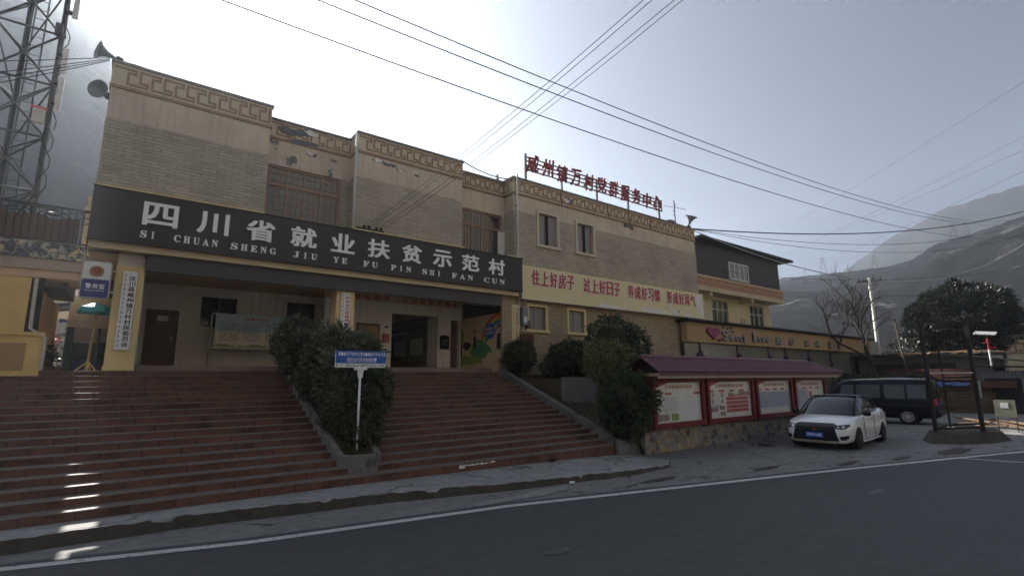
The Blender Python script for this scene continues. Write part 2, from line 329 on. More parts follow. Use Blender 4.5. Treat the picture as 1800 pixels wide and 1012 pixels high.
# ------------------------------------------------------------------ mesh builder
class MB:
    def __init__(self): self.v = []; self.f = []; self.m = []
    def add(self, vs, fs, m=0):
        o = len(self.v); self.v += [tuple(p) for p in vs]
        self.f += [tuple(i + o for i in f) for f in fs]; self.m += [m] * len(fs); return self
    def box(self, x0, x1, y0, y1, z0, z1, m=0):
        return self.add([(x0, y0, z0), (x1, y0, z0), (x1, y1, z0), (x0, y1, z0), (x0, y0, z1), (x1, y0, z1), (x1, y1, z1), (x0, y1, z1)],
                        [(0, 3, 2, 1), (4, 5, 6, 7), (0, 1, 5, 4), (1, 2, 6, 5), (2, 3, 7, 6), (3, 0, 4, 7)], m)
    def obox(self, p, q, w, h, m=0, upv=(0, 0, 1)):
        """bar from p to q with a w x h section"""
        p = Vector(p); q = Vector(q); d = (q - p).normalized(); u = Vector(upv)
        if abs(d.dot(u)) > .98: u = Vector((1, 0, 0))
        s = d.cross(u).normalized(); t = s.cross(d)
        vs = []
        for c in (p, q):
            for a, b in ((-1, -1), (1, -1), (1, 1), (-1, 1)): vs.append(c + s * (a * w / 2) + t * (b * h / 2))
        return self.add(vs, [(3, 2, 1, 0), (4, 5, 6, 7), (0, 1, 5, 4), (1, 2, 6, 5), (2, 3, 7, 6), (3, 0, 4, 7)], m)
    def tube(self, pts, r, n=6, m=0, r1=None, cap=True):
        pts = [Vector(p) for p in pts]; k = len(pts); vs = []; fs = []
        for i, p in enumerate(pts):
            d = (pts[min(i + 1, k - 1)] - pts[max(i - 1, 0)])
            d = d.normalized() if d.length > 1e-9 else Vector((0, 0, 1))
            u = Vector((0, 0, 1)) if abs(d.z) < .9 else Vector((1, 0, 0))
            s = d.cross(u).normalized(); t = s.cross(d)
            rr = r if r1 is None else r + (r1 - r) * i / max(1, k - 1)
            for j in range(n):
                a = 2 * PI * j / n; vs.append(p + s * math.cos(a) * rr + t * math.sin(a) * rr)
        for i in range(k - 1):
            for j in range(n):
                fs.append((i * n + j, i * n + (j + 1) % n, (i + 1) * n + (j + 1) % n, (i + 1) * n + j))
        if cap: fs.append(tuple(range(n))[::-1]); fs.append(tuple((k - 1) * n + j for j in range(n)))
        return self.add(vs, fs, m)
    def prism(self, poly, axis, a, b, m=0):
        """polygon in the two other axes, extruded along axis from a to b"""
        n = len(poly)
        def P(u, v, w): return {'y': (u, w, v), 'x': (w, u, v), 'z': (u, v, w)}[axis]
        vs = [P(u, v, a) for u, v in poly] + [P(u, v, b) for u, v in poly]
        fs = [tuple(range(n)), tuple(range(2 * n - 1, n - 1, -1))] + [(i, n + i, n + (i + 1) % n, (i + 1) % n) for i in range(n)]
        return self.add(vs, fs, m)
    def lathe(self, prof, c, axis=(0, 0, 1), n=16, m=0):
        ax = Vector(axis).normalized(); u = Vector((0, 0, 1)) if abs(ax.z) < .9 else Vector((1, 0, 0))
        s = ax.cross(u).normalized(); t = s.cross(ax); c = Vector(c); vs = []; fs = []; k = len(prof)
        for r, h in prof:
            for j in range(n):
                a = 2 * PI * j / n; vs.append(c + ax * h + s * math.cos(a) * r + t * math.sin(a) * r)
        for i in range(k - 1):
            for j in range(n): fs.append((i * n + j, i * n + (j + 1) % n, (i + 1) * n + (j + 1) % n, (i + 1) * n + j))
        fs.append(tuple(range(n))[::-1]); fs.append(tuple((k - 1) * n + j for j in range(n)))
        return self.add(vs, fs, m)
    def wall(self, x0, x1, z0, z1, y0, y1, holes=(), m=0, axis='y'):
        """wall panel with rectangular openings (hx0,hx1,hz0,hz1)"""
        xs = sorted({x0, x1, *[h[0] for h in holes], *[h[1] for h in holes]}); zs = sorted({z0, z1, *[h[2] for h in holes], *[h[3] for h in holes]})
        xs = [x for x in xs if x0 <= x <= x1]; zs = [z for z in zs if z0 <= z <= z1]
        idx = {}; vs = []; fs = []
        def V(i, j, k):
            if (i, j, k) not in idx:
                idx[(i, j, k)] = len(vs); y = (y0, y1)[k]
                vs.append((xs[i], y, zs[j]) if axis == 'y' else (y, xs[i], zs[j]))
            return idx[(i, j, k)]
        nx, nz = len(xs) - 1, len(zs) - 1
        def solid(i, j):
            if i < 0 or j < 0 or i >= nx or j >= nz: return False
            cx, cz = (xs[i] + xs[i + 1]) / 2, (zs[j] + zs[j + 1]) / 2
            return not any(h[0] < cx < h[1] and h[2] < cz < h[3] for h in holes)
        for i in range(nx):
            for j in range(nz):
                if not solid(i, j): continue
                a, b, c, d = (i, j), (i + 1, j), (i + 1, j + 1), (i, j + 1)
                fs.append(tuple(V(*p, 0) for p in (a, b, c, d))); fs.append(tuple(V(*p, 1) for p in (d, c, b, a)))
                for (p, q), (di, dj) in (((b, a), (0, -1)), ((c, b), (1, 0)), ((d, c), (0, 1)), ((a, d), (-1, 0))):
                    if not solid(i + di, j + dj): fs.append((V(*p, 0), V(*q, 0), V(*q, 1), V(*p, 1)))
        return self.add(vs, fs, m)
    def build(self, name, mats, parent=None, smooth=False, local=False, bevel=0, label=None):
        if not isinstance(mats, (list, tuple)): mats = [mats]
        off = Vector((0, 0, 0))
        if parent is not None and not local: off = root_loc(parent)
        me = bpy.data.meshes.new(name)
        me.from_pydata([(p[0] - off.x, p[1] - off.y, p[2] - off.z) for p in self.v], [], self.f)
        for m in mats: me.materials.append(m)
        if len(mats) > 1: me.polygons.foreach_set('material_index', self.m)
        if smooth: me.polygons.foreach_set('use_smooth', [True] * len(me.polygons))
        me.update()
        o = bpy.data.objects.new(name, me); COL.objects.link(o)
        if parent is not None: o.parent = parent
        if bevel:
            bv = o.modifiers.new('bevel', 'BEVEL'); bv.width = bevel; bv.segments = 2; bv.limit_method = 'ANGLE'
        if label: o['label'] = label
        return o
def root_loc(o):
    v = Vector((0, 0, 0))
    while o is not None: v += o.location; o = o.parent
    return v
def thing(name, label, cat, loc, group=None, rotz=0):
    o = bpy.data.objects.new(name, None); COL.objects.link(o); o.location = loc; o.rotation_euler = (0, 0, rotz)
    o.empty_display_size = .3; o['label'] = label; o['category'] = cat
    if group: o['group'] = group
    return o
def tag(o, label, cat, group=None):
    o['label'] = label; o['category'] = cat
    if group: o['group'] = group
    return o
def structure(o): o['kind'] = 'structure'; return o
def copy_tree(o, parent=None):
    c = o.copy(); COL.objects.link(c)
    if parent is not None: c.parent = parent
    for ch in list(o.children): copy_tree(ch, c)
    return c

# ------------------------------------------------------------------ lettering
_tc = {}
def glyph(body):
    if body in _tc: return _tc[body]
    c = bpy.data.curves.new('lettering', 'FONT'); c.body = body; c.size = 1; c.resolution_u = 3
    o = bpy.data.objects.new('lettering', c); COL.objects.link(o)
    bpy.context.view_layer.update()
    me = bpy.data.meshes.new_from_object(o.evaluated_get(bpy.context.evaluated_depsgraph_get()))
    vs = [tuple(v.co) for v in me.vertices]; fs = [tuple(p.vertices) for p in me.polygons]
    bpy.data.objects.remove(o); bpy.data.meshes.remove(me); bpy.data.curves.remove(c)
    _tc[body] = (vs, fs); return _tc[body]
def letters(mb, body, box, place, bold=0.0, depth=.02, m=0, ncopy=4):
    """fit text into box (x0,x1,y0,y1) of a flat face; place(u,v,d) -> world point; d = height above the face"""
    vs, fs = glyph(body)
    if not vs: return
    xs = [v[0] for v in vs]; ys = [v[1] for v in vs]
    x0, x1, y0, y1 = box
    sx = (x1 - x0) / (max(xs) - min(xs)); sy = (y1 - y0) / (max(ys) - min(ys))
    bu = bold * (y1 - y0)
    sh = [(0, 0)] if not bold else [(0, 0), (bu, bu * .6), (-bu, -bu * .6), (bu, -bu * .6), (-bu, bu * .6)][:ncopy + 1]
    # boundary edges give the sides
    for k, (dx, dy) in enumerate(sh):
        d = depth - k * .0012
        top = [place(x0 + (v[0] - min(xs)) * sx + dx, y0 + (v[1] - min(ys)) * sy + dy, d) for v in vs]
        bot = [place(x0 + (v[0] - min(xs)) * sx + dx, y0 + (v[1] - min(ys)) * sy + dy, 0.001) for v in vs]
        cnt = {}
        for f in fs:
            for a, b in zip(f, f[1:] + f[:1]): cnt[(a, b)] = 1
        n = len(vs)
        side = [(b, a, a + n, b + n) for (a, b) in cnt if (b, a) not in cnt]
        mb.add(top + bot, list(fs) + side, m)
def front(Y):  # face looking toward -Y
    return lambda u, v, d: (u, Y - d, v)
def em_line(mb, text, x0, x1, z0, z1, place, bold=.02, depth=.02, m=0, fill=.86):
    """characters of equal pitch along x"""
    n = len(text); p = (x1 - x0) / n
    for i, ch in enumerate(text):
        if ch == ' ': continue
        w = p * fill; cx = x0 + (i + .5) * p
        letters(mb, ch, (cx - w / 2, cx + w / 2, z0, z1), place, bold, depth, m)
def em_col(mb, text, x0, x1, z1, z0, place, bold=.02, depth=.01, m=0, fill=.84):
    n = len(text); p = (z1 - z0) / n
    for i, ch in enumerate(text):
        cz = z1 - (i + .5) * p; h = p * fill
        letters(mb, ch, (x0, x1, cz - h / 2, cz + h / 2), place, bold, depth, m)
def dashes(mb, x0, x1, z0, z1, rows, place, d=.004, m=0, cell=.05, fillr=.6, skip=.12):
    """small print too fine to read: rows of short strokes"""
    ph = (z1 - z0) / rows
    for r in range(rows):
        z = z1 - (r + .5) * ph; x = x0
        end = x1 - random.random() * (x1 - x0) * .15
        while x < end:
            w = cell * random.uniform(.5, 1.3); h = ph * fillr * random.uniform(.6, 1)
            if random.random() > skip:
                x2 = min(x + w * .8, x1)
                mb.add([place(x, z - h / 2, d), place(x2, z - h / 2, d), place(x2, z + h / 2, d), place(x, z + h / 2, d)], [(0, 1, 2, 3)], m)
            x += w
def sheet(mb, x0, x1, z0, z1, place, d=.003, m=0):
    mb.add([place(x0, z0, d), place(x1, z0, d), place(x1, z1, d), place(x0, z1, d)], [(0, 1, 2, 3)], m)
def poly(mb, pts, place, d=.003, m=0):
    n = len(pts)
    mb.add([place(u, v, d) for u, v in pts] + [place(u, v, 0) for u, v in pts],
           [tuple(range(n))] + [(i, (i + 1) % n, n + (i + 1) % n, n + i)[::-1] for i in range(n)], m)
def blob(cx, cz, rx, rz, n=18, wob=.0, seed=0):
    r = random.Random(seed)
    return [(cx + rx * math.cos(2 * PI * i / n) * (1 + r.uniform(-wob, wob)), cz + rz * math.sin(2 * PI * i / n) * (1 + r.uniform(-wob, wob))) for i in range(n)]
def fret(mb, x0, x1, z0, z1, place, d=.012, w=None, m=0, rev=False):
    """running T-fret of thin raised bars"""
    h = z1 - z0; u = h / 4.0; n = max(1, round((x1 - x0) / (5 * u))); ux = (x1 - x0) / (5 * n); w = w or u * .55
    unit = [(0, 4), (4, 4), (4, 3), (2.5, 3), (2.5, 0), (6.5, 0), (6.5, 1), (5, 1), (5, 4)]
    for k in range(n):
        pts = [(x0 + (a + 5 * k) * ux, z0 + b * u) for a, b in unit]
        for q, ((ax, az), (bx, bz)) in enumerate(zip(pts, pts[1:])):
            if max(ax, bx) > x1 + .001: 
                ax, bx = min(ax, x1), min(bx, x1)
                if abs(ax - bx) < 1e-6 and az == bz: continue
            a0, a1 = min(ax, bx) - w / 2, max(ax, bx) + w / 2
            c0, c1 = min(az, bz) - w / 2, max(az, bz) + w / 2
            dd = d + .0015 * (q % 3) + .0004 * (k % 2)
            poly(mb, [(a0, c0), (a1, c0), (a1, c1), (a0, c1)], place, dd, m)
# ================================================================== THE SETTING
def grid_sheet(name, pts, faces, m, z=None):
    mb = MB(); mb.add(pts, faces); return structure(mb.build(name, m))
# ground reaching the foot of the mountains on every side
mb = MB(); S = 1500; mb.add([(-S, -S, -.03), (S, -S, -.03), (S, S, -.03), (-S, S, -.03)], [(0, 1, 2, 3)]); structure(mb.build('ground', M['ground']))
EDGE = [(-40, 14.6), (-12, 10.75), (-6, 9.45), (-.9, 8.35), (1.5, 7.66), (5.3, 7.07), (8.6, 6.2), (10.9, 5.6), (13.43, 4.93), (15.32, 4.38), (16.9, 3.93), (18.6, 3.42), (20.5, 2.85), (24, 1.6), (31, -2.0), (42, -12), (60, -28)]
def strip(name, line, offs0, offs1, z, m, w=None):
    """sheet between two offsets of a polyline"""
    vs = []; fs = []
    for i, (x, y) in enumerate(line):
        a = line[max(0, i - 1)]; b = line[min(len(line) - 1, i + 1)]
        t = Vector((b[0] - a[0], b[1] - a[1], 0)).normalized(); nrm = Vector((-t.y, t.x, 0))
        for o in (offs0, offs1): vs.append((x + nrm.x * o, y + nrm.y * o, z))
    for i in range(len(line) - 1): fs.append((2 * i, 2 * i + 2, 2 * i + 3, 2 * i + 1))
    mb = MB(); mb.add(vs, fs); o = mb.build(name, m); return o
def dense(line, step=.8):
    out = []
    for (ax, ay), (bx, by) in zip(line, line[1:]):
        n = max(1, int(math.hypot(bx - ax, by - ay) / step))
        out += [(ax + (bx - ax) * i / n, ay + (by - ay) * i / n) for i in range(n)]
    return out + [line[-1]]
structure(strip('road', EDGE, -13.5, .25, -.004, M['asphalt']))
# broken concrete between the road and the steps, and the parking yard
mb = MB(); L = dense(EDGE, 1.0); vs = []; fs = []
for i, (x, y) in enumerate(L): vs += [(x, y + .12, -.008), (x, max(30, y + 30), -.008)]
for i in range(len(L) - 1): fs.append((2 * i, 2 * i + 2, 2 * i + 3, 2 * i + 1))
mb.add(vs, fs); structure(mb.build('forecourt', M['shoulder']))
structure(strip('edge_line', EDGE[:-3], -.075, .075, .004, M['paint_line']))
LANE = [(17.1, 3.88), (17.2, 3.3), (17.4, 2.7), (17.8, 1.4)]
structure(strip('lane_line', LANE, -.06, .06, .005, M['paint_line']))
# raised walk with its dark worn kerb
KERB = [(-12, 11.6), (-5, 9.9), (-1, 9.05), (.9, 9.02), (3.5, 8.66), (6.05, 8.05), (8.8, 7.62), (10.4, 7.7), (11.3, 8.3)]
KT = [.19, .18, .17, .165, .155, .13, .10, .05, .0]
mb = MB(); vs = []; fs = []; KD = []
for i in range(len(KERB) - 1):
    n = 36
    for k in range(n):
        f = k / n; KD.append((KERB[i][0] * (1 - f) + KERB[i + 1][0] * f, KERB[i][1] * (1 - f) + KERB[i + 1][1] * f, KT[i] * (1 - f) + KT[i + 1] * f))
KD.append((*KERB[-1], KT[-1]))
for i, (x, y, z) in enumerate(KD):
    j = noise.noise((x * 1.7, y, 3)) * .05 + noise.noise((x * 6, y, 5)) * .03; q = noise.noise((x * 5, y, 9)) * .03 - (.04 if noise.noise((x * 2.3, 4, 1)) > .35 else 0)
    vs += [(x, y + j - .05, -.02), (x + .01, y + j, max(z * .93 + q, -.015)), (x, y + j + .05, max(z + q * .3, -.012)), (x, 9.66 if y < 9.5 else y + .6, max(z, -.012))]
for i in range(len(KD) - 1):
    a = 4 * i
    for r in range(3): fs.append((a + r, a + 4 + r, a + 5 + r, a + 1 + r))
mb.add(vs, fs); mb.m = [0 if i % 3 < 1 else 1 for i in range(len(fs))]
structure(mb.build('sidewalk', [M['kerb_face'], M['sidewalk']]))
mb = MB(); mb.add([(p[0], p[1], .002) for p in [(4.9, 7.38), (5.5, 7.36), (6.2, 7.30), (6.9, 7.42), (7.1, 7.62), (6.5, 7.72), (5.9, 7.62), (5.3, 7.60), (4.85, 7.52)]], [tuple(range(9))])
structure(mb.build('cement_patch', M['patch']))
mb = MB()
for cx, cy_, rx, ry, sd in ((18.6, 4.25, 1.0, .28, 1), (16.0, 4.75, .5, .1, 2), (14.2, 5.3, .6, .10, 3), (12.0, 6.2, .5, .12, 4), (9.0, 6.9, .5, .10, 5)):
    mb.add([(x, y, .001 + .001 * sd) for x, y in blob(cx, cy_, rx, ry, 22, .35, sd)], [tuple(range(22))])
structure(mb.build('broken_tarmac', M['kerb_face']))
mb = MB(); r = random.Random(12)
for k in range(7):
    x = r.uniform(-2, 17); y = r.uniform(-1.5, 1) + np.interp(x, [p[0] for p in EDGE], [p[1] for p in EDGE]) - 1.8; s = r.uniform(.05, .22)
    mb.add([(a, b, .0015 + .0002 * k) for a, b in blob(x, y, s * r.uniform(1, 2.5), s * .5, 14, .15, k)], [tuple(range(14))], 0 if k % 3 else 2)
structure(mb.build('road_stain', [M['fascia'], M['fascia'], M['asphalt']]))
# plaza at the head of the steps
PZ = .3 + 17 * .118
mb = MB(); mb.box(-9, 10.95, 15.31, 34, PZ - .3, PZ + .003); structure(mb.build('plaza', M['plaza']))
mb = MB(); mb.box(.22, 10.98, 15.75, 33, PZ, PZ + .15); structure(mb.build('porch_floor', M['plaza']))
mb = MB(); mb.box(11.6, 24.0, 12.62, 15.2, -.5, 2.05); structure(mb.build('terrace_soil', M['soil']))
# planted slope beside the steps
mb = MB(); n = 26; vs = []; fs = []
for i in range(n + 1):
    for j in range(9):
        y = 9.72 + (15.0 - 9.72) * i / n; x = 10.93 + 2.2 * j / 8
        z = .30 + (y - 9.72) * .36 + noise.noise((x * 2, y * 2, 1)) * .07 - (.0 if y < 12.6 else 0)
        vs.append((x, y, z))
for i in range(n):
    for j in range(8): a = i * 9 + j; fs.append((a, a + 1, a + 10, a + 9))
mb.add(vs, fs); structure(mb.build('planted_slope', M['soil'], smooth=True))

# ------------------------------------------------------------------ mountains
def pix_dir(u, v):
    return fw + rt * ((u - 900) / 890) - up * ((v - 506) / 890)
def mountain(name, sky_px, dists, foot, m, seed, gully, nx=200, ny=90, back=1.2, foot_z=-2, steep=1.15, amp=1.0):
    """ridge with spurs and gullies; sky_px gives the crest as seen, dists its distance"""
    us = np.array([p[0] for p in sky_px], float); crest = []
    for (u, v), d in zip(sky_px, dists):
        r = pix_dir(u, v); h = math.hypot(r.x, r.y); crest.append((r.x / h * d, r.y / h * d, EYE + r.z / h * d))
    cx, cyy, cz = (np.interp(np.linspace(0, 1, nx), np.linspace(0, 1, len(crest)), [c[k] for c in crest]) for k in range(3))
    vs = []; fs = []
    for i in range(nx):
        x, y, z = cx[i], cyy[i], cz[i]; d = math.hypot(x, y)
        small = noise.fractal((i * .21, seed, 0), .8, 2, 5) * z * .012
        for j in range(ny):
            t = j / (ny - 1) * (1 + back)
            if t <= 1:
                f = foot + (1 - foot) * t; hh = foot_z + (z - foot_z) * t ** steep
            else:
                f = 1 + (t - 1) * .9; hh = z - (z - foot_z) * (t - 1) / back * .9
            px, py = x * f, y * f
            e = math.sin(PI * min(t, 1)) if t <= 1 else min(1, (t - 1) * 2)
            nn = noise.fractal((px * gully, py * gully, seed), .9, 2.1, 6)
            rg = (1 - abs(noise.noise((px * gully * .7, py * gully * .7, seed + 5)))) ** 2
            hh += (nn * .10 + (rg - .5) * .16) * (z + 10) * e * amp + small * math.exp(-((t - 1) * 14) ** 2)
            vs.append((px, py, hh))
    for i in range(nx - 1):
        for j in range(ny - 1):
            a = i * ny + j; fs.append((a, a + ny, a + ny + 1, a + 1))
    mb = MB(); mb.add(vs, fs); return structure(mb.build(name, m, smooth=True))
mountain('near_hill', [(1150, 540), (1300, 505), (1372, 488), (1440, 482), (1500, 475), (1560, 469), (1605, 456), (1640, 430), (1672, 420), (1700, 411), (1760, 392), (1800, 378), (1900, 335), (2050, 300), (2400, 330), (3000, 420)],
         [420, 420, 415, 410, 400, 390, 375, 360, 352, 345, 335, 330, 320, 310, 320, 330], .22, M['hill'], 3, .012)
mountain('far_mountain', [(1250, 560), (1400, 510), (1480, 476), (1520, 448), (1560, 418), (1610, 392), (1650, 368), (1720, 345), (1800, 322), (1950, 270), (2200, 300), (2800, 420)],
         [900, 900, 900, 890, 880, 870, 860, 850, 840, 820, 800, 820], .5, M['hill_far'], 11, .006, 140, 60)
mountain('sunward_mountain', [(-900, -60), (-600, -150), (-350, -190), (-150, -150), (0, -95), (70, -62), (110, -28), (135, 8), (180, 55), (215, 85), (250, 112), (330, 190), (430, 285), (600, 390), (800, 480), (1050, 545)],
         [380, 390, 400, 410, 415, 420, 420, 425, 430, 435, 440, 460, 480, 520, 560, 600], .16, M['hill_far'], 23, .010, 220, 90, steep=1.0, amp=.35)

# the sunlit slope on the other side of the valley, behind the camera
mb = MB(); vs = []; fs = []; nx, ny = 70, 40
for i in range(nx):
    for j in range(ny):
        x = -420 + 900 * i / (nx - 1); f = j / (ny - 1); y = -45 - 330 * f
        z = -1 + 215 * f ** .95 + (noise.fractal((x * .012, y * .012, 31), .9, 2.1, 5) * 26) * min(1, f * 5)
        vs.append((x, y, z))
for i in range(nx - 1):
    for j in range(ny - 1): a = i * ny + j; fs.append((a, a + 1, a + ny + 1, a + ny))
mb.add(vs, fs); structure(mb.build('opposite_hill', M['hill_lit'], smooth=True))

# ================================================================== STAIRS
T, RZ, Y0, Z0 = .32, .118, 9.6, .30
st = thing('staircase', 'wide red-tiled outdoor staircase of two flights climbing to the porch', 'staircase', (2, 9.6, 0))
def step(x0, x1, k):
    mb = MB(); y = Y0 + k * T; z = Z0 + k * RZ
    n = max(2, int((x1 - x0) / .35)); rr = random.Random(k * 7 + int(x0 * 3))
    ye = y + T + (-.03 if k == 17 else .02)
    mb.box(x0, x1, y, ye, z - RZ - (.3 if k == 0 else .02), z - .016, 0)
    # tread slab with a slightly chipped nosing
    vs = []; fs = []
    for i in range(n + 1):
        x = x0 + (x1 - x0) * i / n; c = rr.uniform(-.006, .006) - (.02 if rr.random() < .05 else 0); zz = z + rr.uniform(-.003, .003)
        vs += [(x, y - .018 - c, z - .016), (x, y - .02 - c, zz - .004), (x, y - .012 - c, zz), (x, ye, z)]
    for i in range(n):
        a = 4 * i
        for r in range(3): fs.append((a + r, a + 4 + r, a + 5 + r, a + 1 + r))
    mb.add(vs, fs, 1)
    return mb.build('step', [M['tile'], M['tread']], st)
for k in range(18):
    if k < 2: step(-9, 11.5 if k == 0 else 10.75, k)
    else: step(-9, 3.45, k); step(4.32, 10.75, k)
def slope_z(y): return Z0 + (y - Y0) * RZ / T
# kerb walls
def slope_wall(mb, x0, x1, ya, yb, add, m=0, drop=.5):
    n = 14; vs = []; fs = []
    for i in range(n + 1):
        y = ya + (yb - ya) * i / n; z = slope_z(y) + add + noise.noise((x0, y * 3, 2)) * .012
        vs += [(x0, y, z - drop), (x0, y, z), (x1, y, z), (x1, y, z - drop)]
    for i in range(n):
        a = 4 * i
        for p, q in ((0, 1), (1, 2), (2, 3)): fs.append((a + p, a + 4 + p, a + 4 + q, a + q)[::-1])
    fs += [(0, 3, 2, 1)[::-1], (4 * n, 4 * n + 1, 4 * n + 2, 4 * n + 3)[::-1]]
    mb.add(vs, fs, m)
mb = MB(); slope_wall(mb, 10.75, 10.96, 9.62, 15.0, .14); mb.box(10.75, 12.4, 9.5, 9.68, -.05, .42)
tag(mb.build('stair_kerb', M['kerb_conc']), 'sloping grey concrete kerb along the right side of the red stairs', 'kerb')
pl = thing('planter', 'narrow concrete planter sloping down between the two stair flights', 'planter', (3.9, 10, .4))
mb = MB(); slope_wall(mb, 3.45, 3.57, 10.15, 15.0, .13); slope_wall(mb, 4.20, 4.32, 10.15, 15.0, .13)
arc = [(3.885 + .435 * math.cos(a), 10.15 + .32 * math.sin(a)) for a in np.linspace(PI, 2 * PI, 13)]; ari = [(3.885 + .315 * math.cos(a), 10.15 + .20 * math.sin(a)) for a in np.linspace(PI, 2 * PI, 13)]
zt = slope_z(10.15) + .13
for i in range(12):
    p, q, a, b = arc[i], arc[i + 1], ari[i], ari[i + 1]
    mb.add([(*p, .2), (*q, .2), (*q, zt), (*p, zt), (*a, .2), (*b, .2), (*b, zt), (*a, zt)], [(0, 1, 2, 3), (3, 2, 6, 7), (5, 4, 7, 6)])
mb.build('kerb', M['kerb_conc'], pl)
mb = MB(); vs = []; fs = []
for i in range(21):
    y = 9.98 + (15.02 - 9.98) * i / 20
    for j in range(5): x = 3.56 + .65 * j / 4; vs.append((x, y, slope_z(max(y, 10.1)) + .07 + noise.noise((x * 4, y * 4, 7)) * .03))
for i in range(20):
    for j in range(4): a = i * 5 + j; fs.append((a, a + 1, a + 6, a + 5))
mb.add(vs, fs); mb.build('soil', M['soil'], pl, smooth=True)
mb = MB(); mb.box(11.6, 24.2, 12.4, 12.62, -.3, 2.1)
tag(mb.build('retaining_wall', M['concrete']), 'rough grey concrete terrace wall behind the shrubs right of the stairs', 'wall')

# ================================================================== VILLAGE HALL
hall = thing('village_hall', 'two-storey tan brick and plaster hall with fret-patterned parapet above the stairs', 'building', (5.3, 15.3, PZ))
F15, F156 = front(15.0), front(15.6)
YB = 27.0
blocks = [(-.96, 2.68), (5.25, 9.15)]; recs = [(2.68, 5.25), (9.15, 11.5)]
BT, FB = 8.41, 9.24   # top of the brickwork, bottom of the fret band
mbp = MB(); mbb = MB(); mbc = MB(); mbf = MB(); mbs = MB()
mpeel = MB()
for bi, (a, b) in enumerate(blocks):
    mbp.box(a, b, 15.02, 16.2, 5.1, 9.86)
    mbb.box(a - .012, b + .012, 15.0, 16.0, 6.5, BT)
    mbc.box(a - .05, b + .05, 14.95, 16.25, 9.86, 9.93)
    mbf.box(a - .01, b + .01, 15.0, 15.9, FB + .045, 9.86)
    mbf.box(a - .03, b + .03, 14.975, 15.95, FB - .03, FB + .045, 1)
    fret(mbf, a + .06, b - .06, FB + .14, 9.77, F15, .014, m=1)
W1 = (2.80, 4.96, 6.60, 8.41); W2 = (9.50, 11.40, 6.60, 8.43)
for (a, b), w in zip(recs, (W1, W2)):
    (mpeel if a < 5 else mbp).wall(a - .2, b + .2, 5.1, 9.80, 15.62, 15.85, [w])
    mbb.wall(a, b, 6.5, BT - .02, 15.60, 15.621, [w])
    mbc.box(a, b, 15.52, 16.2, 9.80, 9.86)
    mbf.box(a, b, 15.60, 15.7, FB + .045, 9.80)
    mbf.box(a, b, 15.575, 15.7, FB - .03, FB + .045, 1)
    fret(mbf, a + .05, b - .05, FB + .13, 9.73, F156, .014, m=1)
# right brick block
RW = [(12.74, 13.74, 7.34, 8.66), (14.90, 15.86, 7.35, 8.64)]
LW = [(12.23, 13.09, 3.92, 4.82), (14.34, 15.22, 3.92, 4.82)]
mbp.wall(11.5, 23.70, 5.1, 9.86, 15.02, 15.3, RW); mbp.box(11.52, 11.8, 15.3, YB, 2.3, 9.84)
mbb.wall(11.49, 23.71, 5.1, 8.52, 15.0, 15.021, RW); mbb.box(11.488, 11.5, 15.0, 15.62, 6.5, 8.52)
mbb.box(23.70, 23.72, 15.0, YB, 5.1, 8.52); mbp.box(23.4, 23.70, 15.3, YB, 2.0, 9.86)
mbc.box(11.44, 23.78, 14.95, 16.2, 9.86, 9.93)
mbf.box(11.48, 23.72, 15.0, 15.9, FB + .045, 9.86); mbf.box(11.46, 23.74, 14.975, 15.95, FB - .03, FB + .045, 1)
fret(mbf, 11.58, 23.62, FB + .14, 9.77, F15, .014, m=1)
fret(mbf, 15.06, 15.6, FB + .14, 9.77, lambda u, v, d: (11.48 - d, u, v), .014, m=1)
# back and sides, roof
mbp.box(-.94, -.70, 16.2, YB, 5.2, 9.80); mbp.box(-.94, 23.7, YB, YB + .25, 2.0, 9.80)
mbp.build('plaster_wall', M['plaster'], hall); mpeel.build('flaking_wall', M['plaster_peel'], hall, label='flaking plaster wall of the recessed bay')
mbb.build('brick_cladding', M['brick'], hall)
mbf.build('fret_frieze', [M['fret_band'], M['fret']], hall); mbc.build('coping', M['concrete'], hall)
mb = MB(); mb.box(-.70, 23.4, 15.85, YB, 9.15, 9.35); mb.box(-.70, 23.4, 15.9, YB, 5.62, 5.8); mb.build('roof', M['concrete'], hall)
# flaked patches of the render, each with its ragged outline
mb = MB()
for cx, cz, rx, rz, y, sd in ((5.95, 9.10, .34, .075, 15.02, 1), (6.35, 9.04, .25, .06, 15.02, 2), (6.75, 8.98, .16, .04, 15.02, 3), (7.35, 8.92, .12, .035, 15.02, 4), (8.05, 8.90, .09, .03, 15.02, 5),
                           (18.35, 9.10, .35, .11, 15.02, 6), (14.5, 9.52, .30, .10, 14.985, 7), (3.35, 9.55, .30, .16, 15.585, 8), (3.85, 9.62, .35, .12, 15.585, 9), (3.75, 9.3, .4, .08, 15.57, 10), (4.05, 9.02, .22, .07, 15.62, 11), (4.7, 8.98, .1, .04, 15.62, 12), (8.9, 8.62, .05, .05, 15.02, 13)):
    for q in range(4):
        r = random.Random(sd * 9 + q)
        poly(mb, blob(cx + r.uniform(-.6, .6) * rx, cz + r.uniform(-.5, .5) * rz, rx * .55, rz * .75, 16, .5, sd * 5 + q), front(y), .003 + q * .0007, 1 if (q == 3 and sd % 2) else 0)
mb.build('flaked_patch', [mat('bare_render', (.10, .105, .12), .95, .5, 6), M['flake']], hall)
mb = MB()
for x in (14.02, 16.9, 18.35, 19.95): mb.obox((x, 14.985, 9.86), (x + .03, 14.985, 9.86 - random.uniform(.55, .85)), .03, .006)
mb.build('rust_streak', M['rust'], hall)
for a, b in ((-.98, 2.68), (5.22, 9.2), (11.1, 11.62)): mb = MB(); mb.box(a, b, 14.86, 15.0, 6.52, 6.66); mb.build('ledge', M['trim_yellow'], hall)

